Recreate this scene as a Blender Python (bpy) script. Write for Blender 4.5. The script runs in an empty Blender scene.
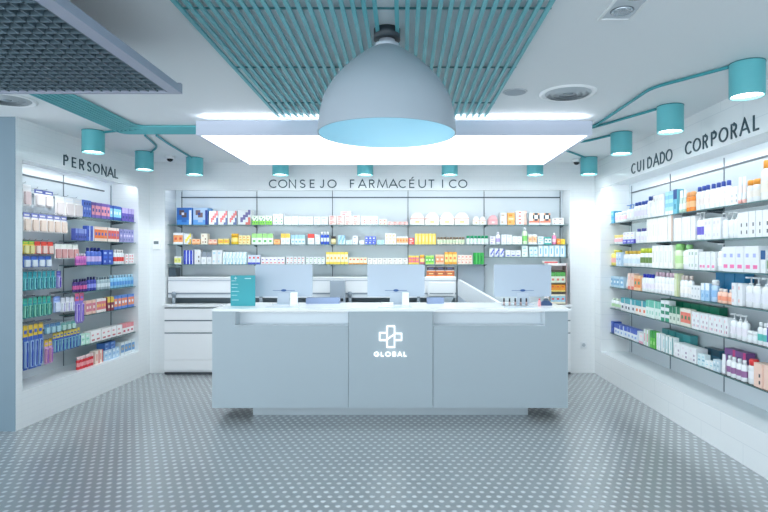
import bpy, math, random
from mathutils import Vector, Matrix

# ------------------------------------------------------------------ camera, world, exposure
S = bpy.context.scene
COL = S.collection
PI = math.pi
EYE = 1.62          # eye height
F = 550.0           # focal length in pixels of the 768 px frame
cam_d = bpy.data.cameras.new('camera')
cam = bpy.data.objects.new('camera', cam_d)
COL.objects.link(cam)
cam.location = (0, 0, EYE)
cam.rotation_euler = (PI / 2, 0, 0)
cam_d.sensor_width = 36.0
cam_d.lens = 36.0 * F / 768.0
cam_d.shift_x = -20.0 / 768.0
cam_d.shift_y = -1.0 / 768.0
cam_d.clip_start = 0.05
S.camera = cam
S.view_settings.view_transform = 'Standard'
S.view_settings.look = 'None'
S.view_settings.exposure = 0.7
S.view_settings.gamma = 1.0
S.view_settings.use_curve_mapping = False
S.cycles.max_bounces = 8
S.cycles.transparent_max_bounces = 16
S.cycles.caustics_reflective = False
S.cycles.caustics_refractive = False
S.cycles.sample_clamp_indirect = 4.0

world = bpy.data.worlds.new('daylight')
S.world = world
world.use_nodes = True
wb = world.node_tree.nodes['Background']
wb.inputs[0].default_value = (0.84, 0.93, 1.0, 1)
wb.inputs[1].default_value = 2.35

PANEL_GLOW = 2.2      # big light box over the counter
COVE_GLOW = 10.0       # strip on top of the light box
NICHE_GLOW = 4.2      # led strips at the top of the shelf niches
SPOT_WATTS = 14.0     # teal ceiling spots
PENDANT_WATTS = 1.1
LED = (0.92, 0.975, 1.0)

# ------------------------------------------------------------------ materials
def lin(c):
    return c / 12.92 if c <= 0.04045 else ((c + 0.055) / 1.055) ** 2.4
def rgb(h):
    h = h.lstrip('#')
    if len(h) == 3: h = ''.join(c * 2 for c in h)
    return tuple(lin(int(h[i:i + 2], 16) / 255.0) for i in (0, 2, 4)) + (1,)
_mats = {}
def mat(h, rough=0.45, metal=0.0, spec=0.5, coat=0.0):
    key = (h, rough, metal, spec, coat)
    if key in _mats: return _mats[key]
    m = bpy.data.materials.new('paint_' + h.lstrip('#'))
    m.use_nodes = True
    nt = m.node_tree
    b = nt.nodes['Principled BSDF']
    # slight procedural unevenness of the surface finish
    nz = nt.nodes.new('ShaderNodeTexNoise'); nz.inputs['Scale'].default_value = 9.0
    tc = nt.nodes.new('ShaderNodeTexCoord')
    nt.links.new(tc.outputs['Object'], nz.inputs['Vector'])
    mr = nt.nodes.new('ShaderNodeMapRange')
    mr.inputs['To Min'].default_value = max(0.02, rough - 0.04); mr.inputs['To Max'].default_value = rough + 0.04
    nt.links.new(nz.outputs['Fac'], mr.inputs['Value'])
    nt.links.new(mr.outputs['Result'], b.inputs['Roughness'])
    b.inputs['Base Color'].default_value = rgb(h)
    b.inputs['Metallic'].default_value = metal
    b.inputs['Specular IOR Level'].default_value = spec
    b.inputs['Coat Weight'].default_value = coat
    _mats[key] = m
    return m
def glow(name, col, strength):
    m = bpy.data.materials.new(name); m.use_nodes = True
    nt = m.node_tree; nt.nodes.clear()
    e = nt.nodes.new('ShaderNodeEmission'); o = nt.nodes.new('ShaderNodeOutputMaterial')
    e.inputs[0].default_value = (*col, 1); e.inputs[1].default_value = strength
    nt.links.new(e.outputs[0], o.inputs[0])
    return m
def glass(name, tint, refl=0.12):
    m = bpy.data.materials.new(name); m.use_nodes = True
    nt = m.node_tree; nt.nodes.clear()
    o = nt.nodes.new('ShaderNodeOutputMaterial'); mx = nt.nodes.new('ShaderNodeMixShader')
    t = nt.nodes.new('ShaderNodeBsdfTransparent'); g = nt.nodes.new('ShaderNodeBsdfGlossy')
    fr = nt.nodes.new('ShaderNodeFresnel'); fr.inputs['IOR'].default_value = 1.3
    t.inputs[0].default_value = (*tint, 1); g.inputs['Roughness'].default_value = 0.03
    nt.links.new(fr.outputs[0], mx.inputs[0]); nt.links.new(t.outputs[0], mx.inputs[1]); nt.links.new(g.outputs[0], mx.inputs[2])
    nt.links.new(mx.outputs[0], o.inputs[0])
    return m

def tile_mat(name, h, mortar, bw, bh, rough=0.22, swap=None, ms=0.003):
    """glossy wall lining with fine joints; object coordinates, x along the wall, z up"""
    m = bpy.data.materials.new(name); m.use_nodes = True
    nt = m.node_tree; b = nt.nodes['Principled BSDF']
    tc = nt.nodes.new('ShaderNodeTexCoord'); sp = nt.nodes.new('ShaderNodeSeparateXYZ'); cb = nt.nodes.new('ShaderNodeCombineXYZ')
    nt.links.new(tc.outputs['Object'], sp.inputs[0])
    nt.links.new(sp.outputs['X'], cb.inputs['X']); nt.links.new(sp.outputs['Z'], cb.inputs['Y'])
    br = nt.nodes.new('ShaderNodeTexBrick')
    br.inputs['Scale'].default_value = 1.0
    br.inputs['Brick Width'].default_value = bw; br.inputs['Row Height'].default_value = bh
    br.inputs['Mortar Size'].default_value = ms; br.inputs['Mortar Smooth'].default_value = 0.3
    br.inputs['Color1'].default_value = rgb(h); br.inputs['Color2'].default_value = rgb(h); br.inputs['Mortar'].default_value = rgb(mortar)
    nt.links.new(cb.outputs[0], br.inputs['Vector'])
    nt.links.new(br.outputs['Color'], b.inputs['Base Color'])
    b.inputs['Roughness'].default_value = rough
    return m

def floor_mat():
    m = bpy.data.materials.new('studded_floor'); m.use_nodes = True
    nt = m.node_tree; b = nt.nodes['Principled BSDF']; N = nt.nodes; L = nt.links
    tc = N.new('ShaderNodeTexCoord')
    def lattice(off, ax, by, rx, ry):
        v = N.new('ShaderNodeVectorMath'); v.operation = 'MULTIPLY_ADD'
        v.inputs[1].default_value = (1 / ax, 1 / by, 0); v.inputs[2].default_value = (off, off, 0)
        L.new(tc.outputs['Object'], v.inputs[0])
        fr = N.new('ShaderNodeVectorMath'); fr.operation = 'FRACTION'; L.new(v.outputs[0], fr.inputs[0])
        sb = N.new('ShaderNodeVectorMath'); sb.operation = 'SUBTRACT'; sb.inputs[1].default_value = (0.5, 0.5, 0); L.new(fr.outputs[0], sb.inputs[0])
        sc = N.new('ShaderNodeVectorMath'); sc.operation = 'MULTIPLY'; sc.inputs[1].default_value = (ax / rx, by / ry, 0); L.new(sb.outputs[0], sc.inputs[0])
        ln = N.new('ShaderNodeVectorMath'); ln.operation = 'LENGTH'; L.new(sc.outputs[0], ln.inputs[0])
        return ln.outputs['Value']
    d1 = lattice(0.0, 0.071, 0.142, 0.020, 0.022)
    d2 = lattice(0.5, 0.071, 0.142, 0.020, 0.022)
    mn = N.new('ShaderNodeMath'); mn.operation = 'MINIMUM'; L.new(d1, mn.inputs[0]); L.new(d2, mn.inputs[1])
    mr = N.new('ShaderNodeMapRange'); mr.interpolation_type = 'SMOOTHSTEP'
    mr.inputs['From Min'].default_value = 0.45; mr.inputs['From Max'].default_value = 1.15
    mr.inputs['To Min'].default_value = 1.0; mr.inputs['To Max'].default_value = 0.0
    L.new(mn.outputs[0], mr.inputs['Value'])
    wear = N.new('ShaderNodeTexNoise'); wear.inputs['Scale'].default_value = 1.3; wear.inputs['Detail'].default_value = 3
    L.new(tc.outputs['Object'], wear.inputs['Vector'])
    dk = N.new('ShaderNodeMixRGB'); dk.inputs[1].default_value = rgb('#9ba2a5'); dk.inputs[2].default_value = rgb('#a9afb1')
    L.new(wear.outputs['Fac'], dk.inputs[0])
    mx = N.new('ShaderNodeMixRGB'); L.new(mr.outputs['Result'], mx.inputs[0]); L.new(dk.outputs[0], mx.inputs[1]); mx.inputs[2].default_value = rgb('#d3d9dc')
    L.new(mx.outputs[0], b.inputs['Base Color'])
    bp = N.new('ShaderNodeBump'); bp.inputs['Strength'].default_value = 0.5; bp.inputs['Distance'].default_value = 0.004
    L.new(mr.outputs['Result'], bp.inputs['Height']); L.new(bp.outputs[0], b.inputs['Normal'])
    b.inputs['Metallic'].default_value = 0.5; b.inputs['Roughness'].default_value = 0.26
    return m

WHITE = mat('#f2f5f7', 0.35)
GLOSSW = mat('#f3f6f8', 0.16, coat=0.3)
CEILM = mat('#e6ebee', 0.6)
TEAL = mat('#62b8c0', 0.4)
TEALD = mat('#3a97a0', 0.45)
DARK = mat('#27323a', 0.5)
RAILM = mat('#4a555e', 0.35, 0.4)
LETTER = mat('#2c4a56', 0.35)
COUNTER = mat('#abb9c1', 0.38)
GREYP = mat('#c0c9cf', 0.35)
PANELB = mat('#d6dfe5', 0.22, coat=0.3)
CHROME = mat('#b8c0c6', 0.2, 0.9)
GLASS = glass('shelf_glass', (0.86, 0.95, 0.94))
GEDGE = mat('#5b8486', 0.2)
CLEAR = glass('clear_plastic', (0.95, 0.97, 0.98))
LEDM = glow('niche_led', LED, NICHE_GLOW)
LEDS = glow('side_niche_led', LED, NICHE_GLOW * 2.0)
PANELM = glow('panel_light', (0.90, 0.97, 1.0), PANEL_GLOW)
COVEM = glow('cove_light', LED, COVE_GLOW)
SPOTM = glow('spot_disc', (0.9, 0.98, 1.0), 5.0)
LOGOM = glow('backlit_letter', (0.95, 0.99, 1.0), 1.3)

# ------------------------------------------------------------------ mesh building
class MB:
    def __init__(s):
        s.v = []; s.f = []; s.mi = []; s.sm = []
    def add(s, vs, fs, mi=0, sm=False):
        o = len(s.v); s.v += [tuple(p) for p in vs]
        for k, f in enumerate(fs):
            s.f.append([i + o for i in f]); s.mi.append(mi[k] if isinstance(mi, list) else mi); s.sm.append(sm)
        return s
    def box(s, x0, x1, y0, y1, z0, z1, mi=0):
        vs = [(x0, y0, z0), (x1, y0, z0), (x1, y1, z0), (x0, y1, z0), (x0, y0, z1), (x1, y0, z1), (x1, y1, z1), (x0, y1, z1)]
        # order: bottom, top, front(-y), right, back, left
        return s.add(vs, [(0, 3, 2, 1), (4, 5, 6, 7), (0, 1, 5, 4), (1, 2, 6, 5), (2, 3, 7, 6), (3, 0, 4, 7)], mi)
    def prism(s, poly, z0, z1, mi=0, axis='z', sm=False):
        n = len(poly)
        def P(a, b, c): return (a, b, c) if axis == 'z' else ((a, c, b) if axis == 'y' else (c, a, b))
        vs = [P(a, b, z0) for a, b in poly] + [P(a, b, z1) for a, b in poly]
        fl = axis == 'y'
        s.add(vs, [tuple(range(n))[::(1 if fl else -1)], tuple(range(n, 2 * n))[::(-1 if fl else 1)]], mi)
        s.add(vs, [((i, (i + 1) % n, n + (i + 1) % n, n + i) if not fl else (i, n + i, n + (i + 1) % n, (i + 1) % n)) for i in range(n)], mi, sm)
        return s
    def lathe(s, prof, n=20, c=(0, 0), mi=0, sx=1.0, sy=1.0, cap=True, sm=True):
        """prof: (radius, z) bottom to top; mi int or list per band"""
        vs = []
        for r, z in prof:
            for k in range(n):
                a = 2 * PI * k / n
                vs.append((c[0] + r * math.cos(a) * sx, c[1] + r * math.sin(a) * sy, z))
        for j in range(len(prof) - 1):
            m_ = mi[j] if isinstance(mi, list) else mi
            fs = [(j * n + k, j * n + (k + 1) % n, (j + 1) * n + (k + 1) % n, (j + 1) * n + k) for k in range(n)]
            s.add(vs if j == 0 else [], [], 0)
            base = len(s.v) - len(vs)
            for f in fs:
                s.f.append([i + base for i in f]); s.mi.append(m_); s.sm.append(sm)
        base = len(s.v) - len(vs)
        if cap:
            m0 = mi[0] if isinstance(mi, list) else mi; m1 = mi[-1] if isinstance(mi, list) else mi
            s.f.append([base + k for k in range(n)][::-1]); s.mi.append(m0); s.sm.append(False)
            s.f.append([base + (len(prof) - 1) * n + k for k in range(n)]); s.mi.append(m1); s.sm.append(False)
        return s
    def tube(s, pts, r, n=8, mi=0):
        pts = [Vector(p) for p in pts]; rings = []
        for i, p in enumerate(pts):
            t = (pts[min(i + 1, len(pts) - 1)] - pts[max(i - 1, 0)]).normalized()
            a = Vector((0, 0, 1)) if abs(t.z) < 0.9 else Vector((1, 0, 0))
            u = t.cross(a).normalized(); w = t.cross(u).normalized()
            rings.append([p + u * (r * math.cos(2 * PI * k / n)) + w * (r * math.sin(2 * PI * k / n)) for k in range(n)])
        vs = [q for R in rings for q in R]
        fs = [(j * n + k, j * n + (k + 1) % n, (j + 1) * n + (k + 1) % n, (j + 1) * n + k) for j in range(len(pts) - 1) for k in range(n)]
        s.add(vs, fs, mi, True)
        s.add(rings[0], [tuple(range(n))], mi); s.add(rings[-1], [tuple(range(n))[::-1]], mi)
        return s
    def ribbon(s, pts, w, y0, y1, closed=False, mi=0):
        """a flat stroke of width w in the x-z plane between depths y0 and y1"""
        P = [Vector((p[0], p[1])) for p in pts]; n = len(P); L = []; R = []
        for i in range(n):
            if closed: a = P[i] - P[i - 1]; b = P[(i + 1) % n] - P[i]
            else:
                a = P[i] - P[i - 1] if i else P[1] - P[0]; b = P[i + 1] - P[i] if i < n - 1 else a
            a = a.normalized(); b = b.normalized()
            t = (a + b); t = t.normalized() if t.length > 1e-4 else a
            nn = Vector((-t.y, t.x)); cs = max(0.45, nn.dot(Vector((-a.y, a.x))))
            L.append(P[i] + nn * (w / 2 / cs)); R.append(P[i] - nn * (w / 2 / cs))
        m = n if closed else n - 1
        for i in range(m):
            j = (i + 1) % n
            q = [L[i], R[i], R[j], L[j]]
            vs = [(p.x, y0, p.y) for p in q] + [(p.x, y1, p.y) for p in q]
            s.add(vs, [(0, 1, 2, 3), (7, 6, 5, 4), (0, 4, 5, 1), (1, 5, 6, 2), (2, 6, 7, 3), (3, 7, 4, 0)], mi)
        return s
    def mesh(s, name, mats):
        me = bpy.data.meshes.new(name)
        me.from_pydata(s.v, [], s.f)
        for m in (mats if isinstance(mats, (list, tuple)) else [mats]): me.materials.append(m)
        me.polygons.foreach_set('material_index', s.mi)
        me.polygons.foreach_set('use_smooth', s.sm)
        me.update()
        return me
    def build(s, name, mats, parent=None, loc=(0, 0, 0), rz=0.0, bevel=0.0):
        o = bpy.data.objects.new(name, s.mesh(name, mats)); COL.objects.link(o)
        o.location = loc; o.rotation_euler = (0, 0, rz)
        if parent: o.parent = parent
        if bevel:
            b = o.modifiers.new('edge', 'BEVEL'); b.width = bevel; b.segments = 2; b.limit_method = 'ANGLE'
        return o

def empty(name, loc, rz=0.0):
    o = bpy.data.objects.new(name, None); COL.objects.link(o)
    o.location = loc; o.rotation_euler = (0, 0, rz); o.empty_display_size = 0.05
    return o
def tag(o, label, cat, group=None, kind=None):
    o['label'] = label; o['category'] = cat
    if group: o['group'] = group
    if kind: o['kind'] = kind
    return o
def struct(mb, name, mats, loc=(0, 0, 0), rz=0.0, label=None):
    o = mb.build(name, mats, None, loc, rz); o['kind'] = 'structure'
    o['label'] = label or ('smooth pale surface of the pharmacy room, ' + name.replace('_', ' ')); o['category'] = name.split('_')[0]
    return o
def dup(root, loc, rz):
    r = root.copy(); COL.objects.link(r); r.location = loc; r.rotation_euler = (0, 0, rz)
    for ch in list(root.children):
        c = ch.copy(); COL.objects.link(c); c.parent = r
        for g in list(ch.children):
            d = g.copy(); COL.objects.link(d); d.parent = c
    return r

class Frame:
    """a wall: u runs along it, d into it, z up"""
    def __init__(s, ox, oy, th): s.ox, s.oy, s.th = ox, oy, th
    def P(s, u, d, z=0.0):
        c, n = math.cos(s.th), math.sin(s.th)
        return (s.ox + c * u - n * d, s.oy + n * u + c * d, z)
BACK = Frame(0, 7.55, 0.0)
RIGHT = Frame(2.62, 7.55, -PI / 2)
DEL = math.atan(0.03)
LEFT = Frame(-3.565, 5.05, PI / 2 - DEL)
def back_u(px, d=0.05): return (px - 404) * (7.55 + d) / F
def right_u(px, d=0.05): return 7.55 - (2.62 + d) * F / (px - 404)
def left_u(px, d=0.05): return ((3.7165 + d) / (0.03 + (404 - px) / F) - 5.05) / math.cos(DEL)

# ------------------------------------------------------------------ room shell
CEIL = 2.89
struct(MB().box(-6.5, 3.2, -2.5, 8.1, -0.1, 0.0), 'floor', floor_mat(), label='grey studded metallic floor with raised dots')
struct(MB().box(-6.5, 3.2, -2.5, 8.1, CEIL, CEIL + 0.1), 'ceiling', CEILM, label='flat pale ceiling of the pharmacy')
TILE = tile_mat('tile_lining', '#eef2f4', '#dfe5e9', 0.6, 0.165)
TILEL = tile_mat('small_tile_lining', '#eef2f4', '#e7ecef', 0.16, 0.055, ms=0.002)
NT = 2.51   # niche top
# back wall: niche from u=-3.28 to 2.28, back panel at d=.35
m = MB()
m.box(-3.62, -3.28, 0, 0.5, 0, CEIL); m.box(2.28, 2.75, 0, 0.5, 0, CEIL)
m.box(-3.28, 2.28, 0, 0.5, NT + 0.045, CEIL); m.box(-3.28, 2.28, 0, 0.03, NT, NT + 0.045)
struct(m, 'wall_back', TILEL, BACK.P(0, 0), 0, 'white wall behind the counter with a wide shelf niche')
def niche_panels(name, frame, edges, d, z0, z1, label):
    m = MB()
    for a, b in zip(edges[:-1], edges[1:]):
        m.box(a + 0.003, b - 0.003, d, d + 0.03, z0, z1)
    m.box(edges[0], edges[-1], d + 0.012, d + 0.04, z0, z1, 1)
    struct(m, name, [PANELB, DARK], frame.P(0, 0), frame.th, label)
bposts = [back_u(px, 0.35) for px in (182, 257, 332.5, 408, 484, 560)]
niche_panels('wall_back_niche', BACK, [-3.28] + bposts + [2.28], 0.35, 0.0, NT + 0.045, 'pale grey glossy panels lining the back niche')
# right wall (u = 0 at the back corner)
RN0, RN1 = 0.22, 4.75   # niche
m = MB()
m.box(-0.5, RN0, 0, 0.45, 0, CEIL); m.box(RN1, 9.5, 0, 0.45, 0, CEIL)
m.box(RN0, RN1, 0, 0.45, NT + 0.045, CEIL); m.box(RN0, RN1, 0, 0.03, NT, NT + 0.045); m.box(RN0, RN1, 0, 0.45, 0, 0.33)
struct(m, 'wall_right', TILE, RIGHT.P(0, 0), RIGHT.th, 'white tiled wall holding the body care niche')
rposts = [7.55 - y for y in (7.24, 6.19, 5.15, 4.10, 3.05)]
niche_panels('wall_right_niche', RIGHT, [RN0] + rposts + [RN1], 0.38, 0.33, NT + 0.045, 'pale grey panels lining the body care niche')
# left wall (u = 0 at its near end)
LN0, LN1 = 0.085, 2.2
m = MB()
m.box(0.0, LN0, 0, 0.45, 0, CEIL); m.box(LN1, 2.75, 0, 0.45, 0, CEIL)
m.box(LN0, LN1, 0, 0.45, NT + 0.045, CEIL); m.box(LN0, LN1, 0, 0.03, NT, NT + 0.045); m.box(LN0, LN1, 0, 0.45, 0, 0.35)
struct(m, 'wall_left', TILEL, LEFT.P(0, 0), LEFT.th, 'white tiled wall holding the personal care niche')
lposts = [0.06, 1.2, 2.16]
niche_panels('wall_left_niche', LEFT, [LN0, 1.2, LN1], 0.35, 0.35, NT + 0.045, 'pale grey panels lining the personal care niche')
struct(MB().box(-6.5, -3.566, 5.05, 5.10, 0, CEIL), 'wall_left_return', mat('#6c828f', 0.5), label='white wall end facing the room at the edge, shade painted blue grey')  # shade on the white wall end is put into this blue grey colour

def led(frame, u0, u1, place, wall):
    o = MB().box(u0 + 0.04, u1 - 0.04, 0.032, 0.062, NT + 0.028, NT + 0.043).build('led_strip', LEDS if wall else LEDM, None, frame.P(0, 0), frame.th)
    tag(o, 'slim white light strip hidden under the top edge of the ' + place + ' niche', 'light strip')
led(BACK, -3.28, 2.28, 'back', 0); led(RIGHT, RN0, RN1, 'body care', 1); led(LEFT, LN0, LN1, 'personal care', 1)

# ------------------------------------------------------------------ shelf rails, uprights, glass shelves
def rail(frame, u0, u1, d, z, place):
    o = MB().box(u0, u1, d - 0.012, d, z - 0.008, z + 0.008).build('shelf_rail', RAILM, None, frame.P(0, 0), frame.th)
    tag(o, 'thin dark horizontal rail above the top shelf of the ' + place + ' niche', 'rail')
rail(BACK, -3.2, bposts[-1], 0.35, 2.445, 'back'); rail(RIGHT, rposts[0], RN1, 0.38, 2.437, 'body care'); rail(LEFT, 0.1, 2.0, 0.35, 2.44, 'personal care')
NUM = 'first second third fourth fifth sixth seventh eighth ninth tenth eleventh twelfth thirteenth fourteenth fifteenth'.split()
CARD = 'zero one two three four five six seven eight nine ten eleven twelve thirteen fourteen fifteen'.split()
def uprights(frame, us, d, z0, z1, wall, end, zsh):
    for k, u in enumerate(us):
        r = empty('shelf_upright', frame.P(u, d, z0), frame.th)
        tag(r, '%s slim grey upright from the %s on the %s' % (NUM[k], end, wall), 'upright', 'uprights of the ' + wall)
        MB().box(-0.0045, 0.0045, -0.008, 0.0, 0, z1 - z0).build('post', RAILM if wall == 'back wall' else mat('#7d8890', 0.35, 0.3), r)
        for z in zsh:
            b = MB().prism([(-0.012, z - z0 - 0.006), (-0.16, z - z0 - 0.006), (-0.16, z - z0 - 0.012), (-0.012, z - z0 - 0.03)], -0.003, 0.003, axis='x')
            b.build('bracket', RAILM, r)
def shelf(frame, u0, u1, d0, d1, z, label, group):
    m = MB().box(u0, u1, d0, d1, z - 0.004, z + 0.004, [0, 0, 1, 1, 0, 1])
    o = m.build('glass_shelf', [GLASS, GEDGE], None, frame.P(0, 0), frame.th)
    tag(o, label, 'shelf', group)
BZ = [2.035, 1.762, 1.486]
BZR = [2.035, 1.762, 1.590]
RZ = [2.034, 1.755, 1.474, 1.195, 0.914, 0.584]
LZ = [2.045, 1.777, 1.500, 1.205, 0.94, 0.607]
uprights(BACK, bposts, 0.35, 1.32, 2.53, 'back wall', 'window-less end' if 0 else 'thermostat end', BZ)
uprights(RIGHT, rposts[:4], 0.38, 0.34, 2.53, 'body care wall', 'far corner', RZ)
uprights(LEFT, lposts[1:], 0.35, 0.36, 2.53, 'personal care wall', 'near end', LZ)
LEVEL = ['top', 'second', 'third', 'fourth', 'fifth', 'lowest']
for i, z in enumerate(BZ):
    us = [-3.27] + bposts[1:-1] if i < 3 else None
    for k, (a, b) in enumerate(zip(us[:-1], us[1:])):
        shelf(BACK, a + 0.002, b - 0.002, 0.05, 0.345, z, '%s glass shelf from the thermostat end, back wall %s level' % (NUM[k], LEVEL[i]), 'glass shelves of the back wall')
for i, z in enumerate(BZR):
    shelf(BACK, bposts[4] + 0.002, 2.27, 0.05, 0.345, z, 'glass shelf at the socket end of the back wall, %s level' % LEVEL[i], 'glass shelves of the back wall')
for i, z in enumerate(RZ):
    us = [RN0 + 0.004] + rposts[1:4] + [RN1 - 0.01]
    for k, (a, b) in enumerate(zip(us[:-1], us[1:])):
        shelf(RIGHT, a + 0.002, b - 0.002, 0.12, 0.37, z, '%s glass shelf from the far corner, body care wall %s level' % (NUM[k], LEVEL[i]), 'glass shelves of the body care wall')
for i, z in enumerate(LZ):
    shelf(LEFT, 1.12, 2.19, 0.03, 0.345, z, '%s glass shelf of the personal care wall' % LEVEL[i], 'glass shelves of the personal care wall')

# ------------------------------------------------------------------ lettering
def arc(cx, cy, rx, ry, a0, a1, n=14):
    return [(cx + rx * math.cos(math.radians(a0 + (a1 - a0) * k / n)), cy + ry * math.sin(math.radians(a0 + (a1 - a0) * k / n))) for k in range(n + 1)]
def glyph(ch):
    e = 0.06
    G = {
        'P': [[(e, 0), (e, 1 - e), (.5, 1 - e)] + arc(.5, .72, .42, .22, 90, -90) + [(e, .5)]],
        'R': [[(e, 0), (e, 1 - e), (.5, 1 - e)] + arc(.5, .72, .4, .22, 90, -90) + [(e, .5)], [(.45, .5), (.95, 0)]],
        'B': [[(e, e), (e, 1 - e), (.5, 1 - e)] + arc(.5, .74, .36, .20, 90, -90) + [(e, .54)], [(.5, .54)] + arc(.5, .3, .42, .24, 90, -90) + [(e, e)]],
        'E': [[(.95, 1 - e), (e, 1 - e), (e, e), (.95, e)], [(e, .52), (.85, .52)]],
        'F': [[(.95, 1 - e), (e, 1 - e), (e, 0)], [(e, .52), (.85, .52)]],
        'L': [[(e, 1), (e, e), (.95, e)]],
        'I': [[(.5, 0), (.5, 1)]],
        'T': [[(0, 1 - e), (1, 1 - e)], [(.5, 1 - e), (.5, 0)]],
        'A': [[(0, 0), (.5, 1), (1, 0)], [(.2, .33), (.8, .33)]],
        'N': [[(e, 0), (e, 1), (1 - e, 0), (1 - e, 1)]],
        'M': [[(0, 0), (.15, 1), (.5, .1), (.85, 1), (1, 0)]],
        'U': [[(e, 1), (e, .4)] + arc(.5, .42, .5 - e, .36, 180, 360) + [(1 - e, 1)]],
        'J': [[(.85, 1), (.85, .35)] + arc(.42, .34, .43, .28, 0, -150)],
        'C': [arc(.55, .5, .5, .44, 48, 312, 22)],
        'G': [arc(.52, .5, .46, .44, 45, 350, 22) + [(.98, .5), (.6, .5)]],
        'O': [arc(.5, .5, .46, .44, 0, 345, 23)],
        'D': [[(e, e), (e, 1 - e), (.4, 1 - e)] + arc(.4, .5, .54, .44, 90, -90, 16) + [(e, e)]],
        'S': [arc(.5, .73, .38, .21, 25, 270, 12) + arc(.5, .27, .42, .21, 90, -160, 12)],
    }
    if ch == 'É': return G['E'] + [[(.4, 1.12), (.75, 1.3)]]
    return G[ch]
def sign(name, frame, letters, d, z, h, stroke, thick, label, material, cat='sign'):
    u_mid = (letters[0][1] + letters[-1][2]) / 2
    r = empty(name, frame.P(u_mid, d, z), frame.th); tag(r, label, cat)
    for ch, a, b in letters:
        if b < a: a, b = b, a
        w = b - a; m = MB()
        for st in glyph(ch):
            m.ribbon([(a - u_mid + p[0] * w, p[1] * h) for p in st], stroke, -thick, 0.0, closed=(ch == 'O'))
        m.build('letter', material, r)
    return r
cx = lambda x: back_u(255 + x / 3.413, 0)
txt = [('C', 48, 76), ('O', 80, 110), ('N', 116, 140), ('S', 153, 172), ('E', 188, 204), ('J', 222, 236), ('O', 248, 278), ('F', 325, 340), ('A', 353, 380),
       ('R', 390, 408), ('M', 418, 452), ('A', 457, 487), ('C', 490, 517), ('É', 527, 545), ('U', 558, 583), ('T', 592, 612), ('I', 636, 644), ('C', 662, 690), ('O', 694, 724)]
sign('wall_lettering', BACK, [(c, cx(a), cx(b)) for c, a, b in txt], 0, 2.54, 0.115, 0.014, 0.008, 'dark teal raised lettering CONSEJO FARMACÉUTICO above the back shelves', LETTER)
lx = lambda x: left_u(x / 3.94, 0)
txt = [('P', 250, 267), ('E', 283, 299), ('R', 312, 330), ('S', 343, 358), ('O', 366, 391), ('N', 399, 418), ('A', 423, 446), ('L', 451, 464)]
sign('wall_lettering', LEFT, [(c, lx(a), lx(b)) for c, a, b in txt], 0, 2.555, 0.11, 0.014, 0.008, 'dark teal raised lettering PERSONAL above the toothbrush wall', LETTER)
rx = lambda x: right_u(590 + x / 3.94, 0)
txt = [('C', 165, 181), ('U', 188, 202), ('I', 209, 216), ('D', 228, 245), ('A', 251, 273), ('D', 278, 296), ('O', 301, 325), ('C', 377, 403), ('O', 408, 437),
       ('R', 447, 465), ('P', 480, 500), ('O', 510, 545), ('R', 558, 580), ('A', 593, 630), ('L', 646, 668)]
sign('wall_lettering', RIGHT, [(c, rx(a), rx(b)) for c, a, b in txt], 0, 2.545, 0.12, 0.014, 0.008, 'dark teal raised lettering CUIDADO CORPORAL above the body care niche', LETTER)

# ------------------------------------------------------------------ ceiling: light box, slats, pendant, panel
box = empty('ceiling_light_box', (-0.09, 5.83, 2.71)); tag(box, 'huge glowing rectangular light box hanging over the counter', 'ceiling light')
HX, HY = 1.80, 0.835
m = MB()
m.box(-HX, HX, -HY, -HY + 0.03, 0, 0.128); m.box(-HX, HX, HY - 0.03, HY, 0, 0.128)
m.box(-HX, -HX + 0.03, -HY + 0.03, HY - 0.03, 0, 0.128); m.box(HX - 0.03, HX, -HY + 0.03, HY - 0.03, 0, 0.128)
m.box(-HX + 0.03, HX - 0.03, -HY + 0.03, HY - 0.03, 0.11, 0.128)
m.build('housing', mat('#cdd4e4', 0.4), box)
MB().box(-HX + 0.03, HX - 0.03, -HY + 0.03, HY - 0.03, 0.004, 0.012).build('diffuser', PANELM, box)
m = MB()
m.box(-HX + 0.05, HX - 0.05, -HY + 0.03, -HY + 0.07, 0.129, 0.134); m.box(-HX + 0.05, HX - 0.05, HY - 0.10, HY - 0.06, 0.129, 0.137)
m.build('top_glow_strip', COVEM, box)
m = MB()
for sx in (-1.5, 0, 1.5):
    m.box(sx - 0.01, sx + 0.01, -0.01, 0.01, 0.128, CEIL - 2.71)
m.build('hanger', CHROME, box)

sl = empty('ceiling_baffle', (-0.2, 3.0, 2.85)); tag(sl, 'teal slatted baffle running along the ceiling towards the light box', 'ceiling baffle')
for k in range(35):
    if k == 19: continue
    x = -1.127 + 0.0545 * k + 0.2
    MB().box(x - 0.011, x + 0.011, -2.6, 1.99, 0.008, 0.022).build('slat', mat('#5fb0b9', 0.4), sl)
for y in (1.04, 1.92, 2.80, 3.68, 4.54):
    MB().box(-0.95, 0.95, y - 3.0 - 0.005, y - 3.0 + 0.005, 0.0222, 0.030).build('cross_rail', mat('#2d6d76', 0.5), sl)

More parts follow.
